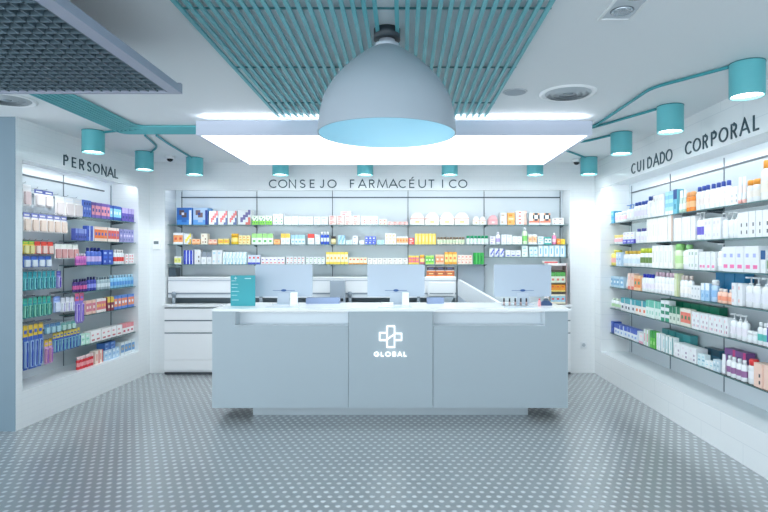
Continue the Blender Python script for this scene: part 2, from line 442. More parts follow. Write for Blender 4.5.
pd = empty('dome_pendant', (-0.096, 3.1, 2.30)); tag(pd, 'large grey dome pendant lamp with a pale blue inside', 'pendant lamp')
outer = [(0.388, 0.0), (0.386, 0.03), (0.377, 0.11), (0.360, 0.185), (0.334, 0.24), (0.297, 0.295), (0.250, 0.348), (0.200, 0.395), (0.150, 0.435), (0.105, 0.468), (0.068, 0.488)]
inner = [(r - 0.007, z) for r, z in outer]; inner[-1] = (0.055, 0.478)
MB().lathe(outer, 64, cap=False).lathe([(0.388, 0.0), (0.381, 0.0)], 64, cap=False).build('shade', mat('#a9b3bd', 0.45), pd)
MB().lathe(inner, 64, cap=False).build('shade_lining', mat('#b4dcea', 0.5), pd)
MB().lathe([(0.07, 0.484), (0.07, 0.505), (0.045, 0.51), (0.045, 0.53)], 32).build('neck', mat('#b4bdc8', 0.4), pd)
MB().lathe([(0.075, 0.53), (0.075, 0.59)], 32).build('ceiling_canopy', DARK, pd)
MB().lathe([(0.02, 0.40), (0.05, 0.38), (0.055, 0.35), (0.04, 0.31), (0.01, 0.30)][::-1], 20).build('bulb', glow('bulb_glow', (0.75, 0.93, 1.0), 1.0), pd)
def point_light(name, loc, watts, parent, spot=None, size=0.05, col=LED):
    l = bpy.data.lights.new(name, 'SPOT' if spot else 'POINT'); l.energy = watts; l.color = col; l.shadow_soft_size = size
    if spot: l.spot_size = math.radians(spot); l.spot_blend = 0.6
    o = bpy.data.objects.new(name, l); COL.objects.link(o); o.location = loc; o.parent = parent
    return o
point_light('bulb_light', (0, 0, 0.25), PENDANT_WATTS, pd, col=(0.82, 0.95, 1.0))

gp = empty('ceiling_grid_panel', (-2.45, 2.35, 2.60)); tag(gp, 'dark egg-crate grid panel in a pale frame hung below the ceiling', 'ceiling panel')
m = MB()
X0, X1, Y0, Y1 = -1.2, 1.10, -1.4, 1.0
m.box(X0, X1, Y1 - 0.03, Y1, 0, 0.06); m.box(X0, X1, Y0, Y0 + 0.03, 0, 0.06); m.box(X1 - 0.07, X1, Y0 + 0.03, Y1 - 0.03, 0, 0.045); m.box(X0, X0 + 0.07, Y0 + 0.03, Y1 - 0.03, 0, 0.045)
m.build('panel_frame', mat('#a4abbd', 0.4), gp)
m = MB(); x = X0 + 0.09
GRM = mat('#5a6e79', 0.45)
while x < X1 - 0.075:
    m.box(x - 0.004, x + 0.004, Y0 + 0.03, Y1 - 0.03, 0.006, 0.034); x += 0.056
y = Y0 + 0.06
while y < Y1 - 0.04:
    m.box(X0 + 0.07, X1 - 0.07, y - 0.004, y + 0.004, 0.006, 0.034); y += 0.06
m.build('grid_louvre', GRM, gp)
MB().box(X0 + 0.07, X1 - 0.07, Y0 + 0.03, Y1 - 0.03, 0.046, 0.052).build('backing_plate', mat('#222e37', 0.6), gp)
for hx, hy in ((X1 - 0.04, -0.12), (X0 + 0.04, -0.12), (X1 - 0.04, -1.2), (X0 + 0.04, -1.2)):
    MB().box(hx - 0.008, hx + 0.008, hy - 0.03, hy + 0.03, 0.045, CEIL - 2.60).build('hanger', mat('#6c7884', 0.4), gp)

# air diffusers, loudspeaker, square light
def round_vent(x, y, r, label):
    o = empty('air_diffuser', (x, y, CEIL)); tag(o, label, 'air diffuser', 'round air diffusers')
    MB().lathe([(r * 0.92, -0.014), (r, -0.008), (r, 0.0)], 40, cap=False).lathe([(r * 0.92, -0.014), (r * 0.8, -0.004)][::-1], 40, cap=False).build('rim', WHITE, o)
    for q in (0.72, 0.52, 0.32):
        MB().lathe([(r * q, -0.018), (r * (q + 0.10), -0.002)], 40, cap=False).build('vane', mat('#b9c2c8', 0.4, 0.2), o)
    MB().lathe([(r * 0.15, -0.016), (r * 0.18, -0.003)], 24).build('hub', mat('#8a97a0', 0.4), o)
    MB().lathe([(r * 0.86, -0.003), (r * 0.86, -0.0005)], 40).build('throat', mat('#c2cad0', 0.6), o)
round_vent(1.285, 4.31, 0.22, 'round white air diffuser in the ceiling beside the pendant and loudspeaker')
round_vent(-3.24, 4.48, 0.22, 'round air diffuser peeking out behind the dark grid panel')
o = empty('ceiling_loudspeaker', (0.864, 4.28, CEIL)); tag(o, 'small round grey loudspeaker flush in the ceiling', 'loudspeaker')
MB().lathe([(0.088, -0.006), (0.095, 0.0)], 32).build('speaker_rim', mat('#c6ccd2', 0.5), o)
MB().lathe([(0.080, -0.008), (0.082, -0.006)], 32).build('speaker_grille', mat('#a3aeb8', 0.6), o)
sq = empty('recessed_light', (1.13, 2.76, CEIL)); tag(sq, 'oblong recessed ceiling light with two round reflectors', 'ceiling light')
m = MB(); m.box(-0.09, 0.09, -0.2, -0.185, -0.01, 0); m.box(-0.09, 0.09, 0.185, 0.2, -0.01, 0); m.box(-0.09, -0.075, -0.185, 0.185, -0.01, 0); m.box(0.075, 0.09, -0.185, 0.185, -0.01, 0)
m.build('light_trim', mat('#e8ecee', 0.4), sq)
MB().box(-0.075, 0.075, -0.185, 0.185, -0.004, -0.001).build('light_recess', mat('#c6cfd6', 0.5), sq)
for sy in (-0.09, 0.09):
    MB().lathe([(0.045, -0.016), (0.06, -0.005)], 20, c=(0, sy)).build('reflector', CHROME, sq)

# ------------------------------------------------------------------ teal cylinder spots
LH = 0.222
def spot_lamp():
    o = empty('ceiling_spot', (0, 0, 0))
    r = 0.106
    MB().lathe([(r, 0.0), (r, LH)], 36, cap=False).lathe([(r - 0.008, 0.0), (r, 0.0)][::-1], 36, cap=False).lathe([(r - 0.008, 0.0), (r - 0.008, 0.02)][::-1], 36, cap=False).build('cylinder_shade', TEAL, o)
    MB().lathe([(0.03, 0.018), (r - 0.009, 0.018)], 36).build('light_disc', SPOTM, o)
    MB().lathe([(r + 0.002, LH - 0.006), (r + 0.002, LH)], 36).build('top_ring', mat('#1f6f78', 0.4), o)
    point_light('spot_light', (0, 0, -0.01), SPOT_WATTS, o, spot=120, size=0.07)
    return o
lamps = [(2.27, 3.64, 'teal cylinder spot nearest the viewer along the body care wall'),
         (2.27, 4.69, 'second teal cylinder spot along the body care wall, behind the nearest one'),
         (2.26, 5.72, 'third teal cylinder spot along the body care wall'),
         (2.41, 7.17, 'teal cylinder spot in the corner between back wall and body care wall'),
         (-3.18, 5.63, 'teal cylinder spot over the lettering of the toothbrush wall, nearer one'),
         (-3.20, 6.78, 'teal cylinder spot over the far end of the toothbrush wall'),
         (-2.74, 7.20, 'teal cylinder spot in the corner by the white dome camera'),
         (-1.62, 7.22, 'teal cylinder spot above the letters CONSEJO'),
         (-0.51, 7.22, 'teal cylinder spot above the start of the letters FARMACÉUTICO'),
         (0.60, 7.22, 'teal cylinder spot above the end of the letters FARMACÉUTICO'),
         (1.72, 7.22, 'teal cylinder spot beyond the lettering, over the socket end of the back shelves')]
sp0 = spot_lamp()
for i, (x, y, lb) in enumerate(lamps):
    o = sp0 if i == 0 else dup(sp0, (0, 0, 0), 0)
    o.location = (x, y, CEIL - LH); tag(o, lb, 'ceiling spot', 'teal cylinder ceiling spots')

# conduits on the ceiling
ZT = CEIL - 0.014
def smooth(pts, r=0.15, n=6):
    pts = [Vector(p) for p in pts]; out = [pts[0]]
    for i in range(1, len(pts) - 1):
        a, b, c = pts[i - 1], pts[i], pts[i + 1]
        p0 = b + (a - b).normalized() * min(r, (a - b).length / 2); p1 = b + (c - b).normalized() * min(r, (c - b).length / 2)
        for k in range(n + 1):
            t = k / n; out.append(p0 * (1 - t) ** 2 + b * 2 * t * (1 - t) + p1 * t * t)
    out.append(pts[-1]); return out
def conduit(pts, label, r=0.012):
    o = MB().tube(smooth([(a, b, ZT) for a, b in pts], 0.12), r).build('conduit', TEALD)
    tag(o, label, 'conduit', 'teal conduits on the ceiling')
conduit([(1.72, 5.6), (1.86, 5.35), (1.86, 4.13), (2.17, 3.68)], 'long bent teal conduit leading to the nearest spot by the body care wall')
conduit([(1.72, 5.68), (1.92, 5.3), (2.17, 4.74)], 'teal conduit leading to the second spot along the body care wall')
conduit([(1.72, 6.2), (2.0, 6.1), (2.17, 5.78)], 'short teal conduit to the third spot along the body care wall')
conduit([(1.72, 6.4), (2.02, 6.7), (2.33, 7.08)], 'teal conduit leading to the corner spot beside the body care wall')
conduit([(-2.6, 5.46), (-3.08, 5.63)], 'teal conduit to the spot above the lettering PERSONAL')
conduit([(-2.72, 5.78), (-2.86, 6.38), (-3.1, 6.74)], 'bent teal conduit to the far spot of the toothbrush wall')
conduit([(-2.6, 5.78), (-2.66, 6.2), (-2.74, 7.1)], 'teal conduit running to the corner spot near the dome camera')
for k in range(8):
    q = k * 0.044
    o = MB().tube(smooth([(-2.60 - q, 2.0, ZT), (-2.60 - q, 5.37 + q, ZT), (-1.87, 5.37 + q, ZT)], 0.10), 0.011).build('ceiling_pipe', TEAL)
    tag(o, '%s from the inside of eight parallel teal ceiling pipes bending to the light box' % NUM[k], 'pipe', 'parallel teal ceiling pipes')

def dome_camera(x, y, label):
    o = empty('dome_camera', (x, y, CEIL)); tag(o, label, 'security camera', 'dome cameras')
    MB().lathe([(0.05, -0.04), (0.055, -0.03), (0.055, 0.0)], 24).build('camera_housing', WHITE, o)
    MB().lathe([(0.005, -0.075), (0.025, -0.068), (0.038, -0.05), (0.040, -0.038)], 20).build('camera_dome', mat('#10161c', 0.1), o)
dome_camera(-3.0, 7.05, 'small white dome camera by the corner spot near the thermostat')
dome_camera(2.29, 7.30, 'small dark dome camera by the corner spot near the body care wall')

# ------------------------------------------------------------------ counter
CY = 5.45; CT = 1.06; CB = 0.105; CBK = 6.15
ctr = empty('service_counter', (-0.14, 5.8, 0)); tag(ctr, 'long grey blue pharmacy counter with white top and backlit logo', 'counter')
def C(m, name, mats, bevel=0.0): return m.build(name, mats, ctr, (0.14, -5.8, 0), 0, bevel)
XL, XR = -1.90, 1.624
m = MB()
m.box(XL, -0.552, CY, CBK, CB, 0.917); m.box(XL, -1.677, CY, CBK, 0.917, CT); m.box(-1.677, -0.552, CY + 0.16, CBK, 0.917, CT)
C(m, 'front_panel', [COUNTER])
m = MB()
m.box(0.289, XR, CY, CBK, CB, 0.917); m.box(1.396, XR, CY, CBK, 0.917, CT); m.box(0.289, 1.396, CY + 0.16, CBK, 0.917, CT)
C(m, 'front_panel', [COUNTER])
C(MB().box(-0.548, 0.285, CY - 0.008, CBK, CB, CT), 'front_panel', COUNTER)
for a, b in ((-1.677, -0.552), (0.289, 1.396)):
    m = MB(); m.box(a, b, CY + 0.002, CY + 0.158, 0.918, 0.922); m.box(a, b, CY + 0.150, CY + 0.159, 0.922, CT - 0.002); m.box(a, a + 0.004, CY + 0.002, CY + 0.15, 0.922, CT - 0.002); m.box(b - 0.004, b, CY + 0.002, CY + 0.15, 0.922, CT - 0.002)
    C(m, 'bag_ledge', mat('#dbe4ea', 0.35))
    C(MB().box(a + 0.02, b - 0.02, CY + 0.02, CY + 0.04, CT - 0.008, CT - 0.002), 'ledge_light', glow('ledge_led', LED, 0.5))
C(MB().box(XL - 0.005, XR + 0.03, CY - 0.01, CBK + 0.02, CT, CT + 0.028), 'countertop', mat('#f4f8fa', 0.2, coat=0.3), 0.003)
C(MB().box((253 - 404) * 5.57 / F, (528 - 404) * 5.57 / F, 5.57, 6.05, 0, CB), 'plinth', mat('#aab6bd', 0.4, 0.3))
# backlit logo and letters on the centre panel
def cq(x, y): return ((360 + x / 8.54 - 404) * (CY - 0.01) / F, EYE + (255 - (310 + y / 8.54)) * (CY - 0.01) / F)
m = MB()
YF = CY - 0.008
m.ribbon([cq(232, 138), cq(295, 138), cq(295, 318), cq(232, 318)], 0.010, YF - 0.012, YF, closed=True)
m.ribbon([cq(228, 195), cq(168, 195), cq(168, 258), cq(222, 258), cq(302, 200), cq(355, 200), cq(355, 258), cq(300, 258)], 0.010, YF - 0.0125, YF)
C(m, 'cross_logo', LOGOM)
for ch, a, b in (('G', 120, 162), ('L', 180, 203), ('O', 217, 262), ('B', 278, 308), ('A', 322, 358), ('L', 375, 398)):
    x0, z0 = cq(a, 396); x1, z1 = cq(b, 357)
    m = MB()
    for st in glyph(ch): m.ribbon([(x0 + p[0] * (x1 - x0), z0 + p[1] * (z1 - z0)) for p in st], 0.0065, YF - 0.01, YF, closed=(ch == 'O'))
    C(m, 'letter', LOGOM)
TOP = CT + 0.028

# ------------------------------------------------------------------ monitors and things on the counter
def monitor():
    o = empty('computer_monitor', (0, 0, 0))
    W, H = 0.308, 0.345
    m = MB()
    def rr(w, z0, z1, r=0.012):
        p = []
        for cx_, cz_, a0 in ((w - r, z1 - r, 0), (-w + r, z1 - r, 90), (-w + r, z0 + r, 180), (w - r, z0 + r, 270)):
            p += [(cx_ + r * math.cos(math.radians(a0 + t)), cz_ + r * math.sin(math.radians(a0 + t))) for t in (0, 30, 60, 90)]
        return p
    m.prism(rr(W, 0.083, 0.083 + H), -0.012, 0.012, 0, 'y')
    m.build('casing', mat('#aebccb', 0.35), o)
    MB().prism(rr(W - 0.015, 0.10, 0.07 + H), 0.012, 0.0135, 0, 'y').build('screen', mat('#0f1418', 0.1), o)
    MB().prism([(-0.06, 0.12), (0.06, 0.12), (0.07, 0.006), (-0.07, 0.006)], -0.026, -0.0125, 0, 'y').build('stand', mat('#b4c1ce', 0.3), o)
    MB().box(-0.11, 0.11, -0.09, 0.07, 0, 0.006).build('foot', mat('#c3ced8', 0.3), o)
    m = MB(); m.box(-0.12, -0.02, -0.0135, -0.0122, 0.147, 0.151); m.prism([(0.03 * math.cos(t * PI / 8), 0.15 + 0.013 * math.sin(t * PI / 8)) for t in range(16)], -0.0138, -0.0121, 0, 'y'); m.box(0.02, 0.12, -0.0135, -0.0122, 0.147, 0.151)
    m.build('blue_mark', mat('#1f4f8f', 0.4), o)
    return o
mo = monitor()
for i, (px, lb) in enumerate(((284, 'pale grey monitor back beside the teal sign on the counter'), (396, 'middle pale grey monitor behind the backlit logo'), (522.5, 'pale grey monitor behind the row of little sample bottles'))):
    o = mo if i == 0 else dup(mo, (0, 0, 0), 0)
    o.location = ((px - 404) * 5.95 / F, 5.95, TOP); tag(o, lb, 'monitor', 'monitors on the counter')

o = empty('counter_sign', ((243 - 404) * 5.75 / F, 5.75, TOP), 0); tag(o, 'upright teal information sign with white lines on the counter', 'sign')
MB().box(-0.128, 0.128, -0.006, 0.006, 0.0, 0.32).build('sign_board', mat('#159aa5', 0.35), o)
m = MB()
for k, (w, z) in enumerate(((0.05, 0.26), (0.07, 0.225), (0.06, 0.19), (0.08, 0.15), (0.06, 0.11), (0.075, 0.06))):
    m.box(-0.118, -0.118 + w, -0.0072, -0.0062, z, z + 0.004)
m.box(0.02, 0.085, -0.0072, -0.0062, 0.283, 0.291)
m.lathe([(0.001, 0.0), (0.001, 0.001)], 8)
m.ribbon([(-0.09, 0.29), (-0.06, 0.29)], 0.008, -0.0072, -0.0062); m.ribbon([(-0.075, 0.275), (-0.075, 0.305)], 0.008, -0.0072, -0.0062)
m.build('printed_lines', mat('#bfe6ea', 0.4), o)
MB().box(-0.10, 0.10, 0.006, 0.06, 0, 0.008).build('sign_foot', CLEAR, o)

def small_box(name, px0, px1, Y, h, dep, color, label, cat, z=TOP, part=None):
    x = ((px0 + px1) / 2 - 404) * Y / F; w = (px1 - px0) * Y / F
    o = MB().box(-w / 2, w / 2, 0, dep, 0, h).build(name, mat(color, 0.35), None, (x, Y, z), 0, 0.004)
    tag(o, label, cat); return o
for px, lb in ((293.5, 'beside the teal sign monitor'), (405.5, 'under the middle monitor')):
    x = (px - 404) * 5.72 / F
    o = empty('card_reader', (x, 5.72, TOP)); tag(o, 'small upright white card reader ' + lb, 'card reader', 'white card readers')
    MB().box(-0.036, 0.036, 0, 0.05, 0, 0.14).build('reader_case', mat('#eef3f6', 0.3), o, bevel=0.005)
    MB().box(-0.026, 0.026, 0.0505, 0.052, 0.08, 0.125).build('reader_screen', DARK, o)
    MB().box(-0.024, 0.024, 0.0505, 0.053, 0.015, 0.07).build('reader_keys', mat('#7c8890', 0.5), o)
for px0, px1, lb in ((306, 339, 'wide'), (427, 444, 'short')):
    x0, x1 = (px0 - 404) * 6.02 / F, (px1 - 404) * 6.02 / F
    o = empty('desk_tray', ((x0 + x1) / 2, 6.02, TOP)); tag(o, lb + ' low blue grey desk tray behind the monitors', 'desk tray', 'blue grey desk trays')
    w = (x1 - x0) / 2
    m = MB(); m.box(-w, w, -0.005, 0, 0, 0.06); m.box(-w, w, 0.12, 0.125, 0, 0.06); m.box(-w, -w + 0.005, 0, 0.12, 0, 0.06); m.box(w - 0.005, w, 0, 0.12, 0, 0.06); m.box(-w, w, 0, 0.12, 0, 0.004)
    m.build('tray_body', mat('#8c9fc2', 0.35), o)
    MB().box(-w + 0.02, w - 0.02, 0.01, 0.11, 0.005, 0.05).build('papers', mat('#e9eef2', 0.5), o)
# leaflet pile under the middle monitor
o = MB().box(-0.065, 0.065, -0.05, 0.05, 0, 0.03).build('leaflet_pile', mat('#f1f0e6', 0.5), None, ((387 - 404) * 5.75 / F, 5.8, TOP)); tag(o, 'flat pile of cream leaflets under the middle monitor', 'leaflets')
# glass mats
for px, lb in ((283, 'beside the teal sign'), (395, 'above the backlit logo'), (520, 'at the sample bottle end')):
    o = MB().box(-0.17, 0.17, -0.08, 0.05, 0, 0.005).build('counter_mat', mat('#c9d6dd', 0.15), None, ((px - 404) * 5.6 / F, 5.58, TOP)); tag(o, 'flat grey glass money mat on the counter ' + lb, 'money mat', 'glass money mats')
# sample bottles in a clear rack
rk = empty('sample_rack', ((515 - 404) * 5.75 / F, 5.75, TOP)); tag(rk, 'low clear rack holding five small dark bottles', 'rack')
m = MB(); m.box(-0.14, 0.14, -0.02, 0.02, 0, 0.006); m.box(-0.14, 0.14, -0.022, -0.019, 0.006, 0.03); m.box(-0.14, 0.14, 0.019, 0.022, 0.006, 0.03)
m.build('rack_tray', CLEAR, rk)
nb = None
for k in range(5):
    x = (504 + k * 5.6 - 404) * 5.75 / F
    loc = (x, 5.75, TOP + 0.0065)
    if nb is None:
        nb = empty('sample_bottle', loc)
        MB().lathe([(0.011, 0), (0.011, 0.03), (0.006, 0.036)], 14).build('vial', mat('#c2a7a3', 0.2), nb)
        MB().lathe([(0.009, 0.0365), (0.0085, 0.072), (0.006, 0.075)], 14).build('cap', mat('#26222a', 0.3), nb)
        b = nb
    else: b = dup(nb, loc, 0)
    tag(b, '%s of five little dark-capped bottles in the clear rack, from the logo side' % NUM[k], 'bottle', 'sample bottles in the rack')
o = empty('tape_dispenser', ((546 - 404) * 5.8 / F, 5.8, TOP)); tag(o, 'small dark blue tape dispenser at the socket end of the counter', 'tape dispenser')
MB().prism([(-0.06, 0), (0.06, 0), (0.06, 0.02), (0.03, 0.05), (-0.02, 0.055), (-0.06, 0.03)], -0.02, 0.02, 0, 'y').build('dispenser_body', mat('#2b4a78', 0.3), o)
MB().prism([(0.028 * math.cos(t * PI / 8), 0.05 + 0.028 * math.sin(t * PI / 8)) for t in range(16)], -0.012, 0.012, 0, 'y').build('tape_roll', mat('#51626f', 0.4), o).location = (0.0, 0, 0.0)
o = empty('hand_sanitizer', ((538 - 404) * 5.78 / F, 5.72, TOP)); tag(o, 'tiny pink bottle beside the blue tape dispenser', 'bottle')
MB().lathe([(0.016, 0), (0.016, 0.05), (0.008, 0.062)], 16).build('bottle_body', mat('#e8a6ac', 0.3), o)
MB().lathe([(0.008, 0.0625), (0.008, 0.08)], 14).build('cap', mat('#d24a52', 0.3), o)

# ------------------------------------------------------------------ back cabinets, console, printer, display tower
WT = 0.945
edges = [-3.25, -2.42, -1.59, -0.76, 0.07, 0.90, 1.58, 2.26]
for k, (a, b) in enumerate(zip(edges[:-1], edges[1:])):
    w = (b - a) / 2 - 0.002
    o = empty('drawer_cabinet', ((a + b) / 2, 7.45, 0)); tag(o, '%s white drawer cabinet from the thermostat end, under the back worktop' % NUM[k], 'cabinet', 'white drawer cabinets under the back worktop')
    m = MB(); m.box(-w, w, 0.02, 0.42, 0.06, 0.915); m.box(-w, w, 0.0, 0.02, 0.06, 0.195); m.box(-w, w, 0.02, 0.42, 0, 0.06)
    m.build('cabinet_body', [WHITE], o)
    for z0, z1 in ((0.203, 0.553), (0.572, 0.722), (0.741, 0.893)):
        dr = MB().box(-w + 0.003, w - 0.003, 0.0, 0.0185, z0, z1).build('drawer', WHITE, o)
        MB().box(-w + 0.003, w - 0.003, 0.003, 0.0188, z1 + 0.0015, z1 + 0.0155).build('grip_channel', mat('#6f7d87', 0.4), dr)
    MB().box(-w, w, 0.008, 0.0195, 0.0, 0.03).build('kick_gap', DARK, o)
o = MB().box(-3.275, 2.275, 7.44, 7.897, 0.917, WT).build('back_worktop', mat('#f1f5f7', 0.25), None, (0, 0, 0), 0, 0.003); tag(o, 'long white worktop running along the back wall cabinets', 'worktop')

cs = empty('raised_console', (-1.27, 7.6, WT)); tag(cs, 'long white raised console standing on the back worktop', 'console')
CZ = WT
def K(m, name, mats): return m.build(name, mats, cs, (1.27, -7.6, -WT))
K(MB().box(-3.26, 0.72, 7.60, 7.84, 1.10, 1.30), 'upper_panel', mat('#eef2f5', 0.3))
K(MB().box(-3.26, 0.72, 7.59, 7.84, 1.30, 1.316), 'top_board', mat('#fafcfd', 0.3))
K(MB().box(-3.26, 0.72, 7.595, 7.60, 1.262, 1.272), 'groove', mat('#b4bcc9', 0.4))
K(MB().box(-3.26, 0.72, 7.59, 7.60, 1.078, 1.098), 'rail', mat('#8f9aa5', 0.4))
K(MB().box(-3.26, 0.72, 7.60, 7.63, 1.03, 1.078), 'lower_board', mat('#dfe5ea', 0.3))
K(MB().box(-3.26, 0.72, 7.78, 7.80, WT, 1.03), 'back_board', mat('#5f7079', 0.5))
for x in (-3.17, -1.97, -0.745, 0.2):
    K(MB().lathe([(0.022, WT), (0.022, 1.03)], 16, c=(x, 7.57)).lathe([(0.03, 1.06), (0.03, 1.10), (0.02, 1.115)], 16, c=(x, 7.57)).box(x - 0.02, x + 0.02, 7.565, 7.6, 1.03, 1.06), 'post', mat('#8b97a1', 0.35))
small_box('storage_box', 168.5, 175.5, 7.65, 0.128, 0.17, '#46535e', 'dark grey box in the corner on top of the raised console', 'box', 1.317)
o = empty('label_printer', (-0.87, 7.36, WT)); 
tag(o, 'upright light grey device on the back worktop between two monitors', 'printer')
MB().box(-0.1, 0.1, 0.095, 0.2, 0, 0.33).build('printer_case', mat('#a5b2bf', 0.4), o, bevel=0.006)
MB().box(-0.08, 0.08, 0.088, 0.0955, 0.05, 0.09).build('paper_slot', DARK, o)
o.location = (-0.90, 7.33, WT)
pr = empty('document_printer', ((442 - 404) * 7.3 / F, 7.24, WT)); tag(pr, 'white printer with a flared grey paper tray beside the door panel', 'printer')
MB().box(-0.18, 0.18, 0.15, 0.28, 0.12, 0.31).build('printer_case', mat('#eff3f6', 0.3), pr, bevel=0.008)
MB().prism([(-0.17, 0.115), (0.17, 0.115), (0.11, 0.0), (-0.11, 0.0)], 0.15, 0.27, 0, 'y').build('paper_tray', mat('#aebbc4', 0.4), pr)
MB().box(-0.16, 0.16, 0.142, 0.15, 0.155, 0.165).build('paper_slot', mat('#7c8890', 0.4), pr)
# small bottles lying on the printer shelf
# grey panel and sloping side wing
o = MB().box((457.5 - 404) * 7.85 / F, (483.5 - 404) * 7.85 / F, 7.80, 7.86, WT, 1.475).build('screen_panel', mat('#b4bfcb', 0.3)); tag(o, 'grey upright panel between the printer and a monitor, below the green boxes', 'panel')
w0, w1 = 0.725, 1.09
vs = [(0.725, 7.43, 1.29), (1.10, 6.2, 1.06), (1.10, 6.2, 0.80), (0.725, 7.43, 1.075), (0.765, 7.43, 1.29), (1.14, 6.2, 1.06), (1.14, 6.2, 0.80), (0.765, 7.43, 1.075)]
o = MB().add([(a + 0.0, b, c) for a, b, c in vs], [(0, 1, 2, 3), (4, 7, 6, 5), (0, 4, 5, 1), (1, 5, 6, 2), (2, 6, 7, 3), (3, 7, 4, 0)]).build('side_wing', mat('#dfe6ec', 0.3)); tag(o, 'white sloping side wing between back worktop and counter', 'side panel')

dt = empty('product_display', ((558 - 404) * 7.45 / F, 7.47, WT)); tag(dt, 'narrow upright display stand with coloured cartons at the end of the back worktop', 'display stand')
m = MB(); W = 0.115
m.box(-W - 0.015, -W, 0, 0.2, 0, 0.56); m.box(W, W + 0.015, 0, 0.2, 0, 0.56, 1); m.box(-W, W, 0.18, 0.2, 0, 0.56)
m.build('stand_frame', [mat('#f4ecea', 0.4), mat('#b49a98', 0.4)], dt)
for z in (0.0, 0.165, 0.285, 0.455):
    MB().box(-W, W, 0.0, 0.18, z + (0 if z else 0), z + 0.012).build('stand_shelf', mat('#6d6557', 0.4), dt)
MB().box(-W, W, -0.002, 0.18, 0.53, 0.56).build('header', mat('#f6efee', 0.4), dt)

# thermostat and socket
o = empty('thermostat', BACK.P((157 - 404) * 7.55 / F, 0, 1.70), 0); tag(o, 'small white thermostat with grey display on the wall corner', 'thermostat')
MB().box(-0.05, 0.05, -0.022, 0, 0, 0.13).build('thermostat_case', mat('#f5f7f8', 0.3), o, bevel=0.004)
MB().box(-0.035, 0.03, -0.0235, -0.022, 0.07, 0.11).build('display', mat('#6e7a80', 0.2), o)
o = empty('wall_socket', BACK.P((583.5 - 404) * 7.55 / F, 0, 0.345), 0); tag(o, 'white round-faced power socket low on the wall beside the counter', 'socket')
MB().box(-0.042, 0.042, -0.01, 0, 0, 0.084).build('socket_plate', mat('#e3e8ec', 0.3), o, bevel=0.003)
MB().prism([(0.024 * math.cos(t * PI / 10), 0.042 + 0.024 * math.sin(t * PI / 10)) for t in range(20)], -0.012, -0.0101, 0, 'y').build('socket_face', mat('#aab4bb', 0.3), o)

# ------------------------------------------------------------------ products
W_ = '#f5f7f8'
PAT = {
    'plain': ['A'],
    'text': ['AAAAAA', 'ACCCAA', 'AAAAAA', 'ABBBBA', 'AAAAAA', 'ACCAAA', 'AAAAAA'],
    'band': ['AAAA', 'ACCA', 'AAAA', 'AAAA', 'BBBB'],
    'foot': ['AAAAA', 'AAAAA', 'ACCAA', 'AAAAA', 'AAAAA', 'ABBBA', 'AAAAA'],
    'top': ['BBBB', 'BBBB', 'AAAA', 'ACCA', 'AAAA'],
    'mid': ['AAAA', 'BBBB', 'BCCB', 'BBBB', 'AAAA'],
    'dots': ['AAAAA', 'ABAAA', 'AAAAA', 'AAACA', 'AAAAA', 'ABACA', 'AAAAA'],
    'pic': ['BBBBBB', 'BCCBBD', 'BCDCBD', 'BBCCBD', 'BBBBBD', 'AABBAD', 'AAAAAD'],
    'diag': ['AAAAB', 'AAABB', 'AABBA', 'ABBAC', 'ABAAC', 'AAACC'],
    'side': ['AAAB', 'ACAB', 'ACAB', 'AAAB'],
    'arrow': ['AAAAAA', 'AACAAA', 'AAAACA', 'CAACAA', 'BBBBBB', 'CBCBCB', 'BBBBBB'],
    'ring': ['AABCCB', 'AACAAC', 'AACAAC', 'AABCCB', 'DDDDDD', 'AAAAAA'],
    'stripes': ['AAAA', 'BBBB', 'AAAA', 'BBBB', 'AAAA', 'CCCC'],
}
def carton_mesh(w, d, h, cols, pat):
    key = {'A': cols[0], 'B': cols[1], 'C': cols[2], 'D': cols[3] if len(cols) > 3 else cols[1]}
    ms = []; idx = {}
    for k in 'ABCD':
        if key[k] not in ms: ms.append(key[k])
        idx[k] = ms.index(key[k])
    m = MB(); rows = PAT[pat]; R = len(rows); Cn = len(rows[0])
    vs = [(-w/2, 0, 0), (w/2, 0, 0), (w/2, d, 0), (-w/2, d, 0), (-w/2, 0, h), (w/2, 0, h), (w/2, d, h), (-w/2, d, h)]
    side = idx[rows[0][0]] if pat in ('top',) else idx['A']
    m.add(vs, [(0, 3, 2, 1), (4, 5, 6, 7), (1, 2, 6, 5), (2, 3, 7, 6), (3, 0, 4, 7)], [idx['A'], side, idx['A'], idx['A'], idx['A']])
    for r in range(R):
        for c in range(Cn):
            x0 = -w/2 + w * c / Cn; x1 = -w/2 + w * (c + 1) / Cn; z1 = h - h * r / R; z0 = h - h * (r + 1) / R
            m.add([(x0, 0, z0), (x1, 0, z0), (x1, 0, z1), (x0, 0, z1)], [(0, 1, 2, 3)], idx[rows[r][c]])
    return m, [mat(c, 0.35) for c in ms]
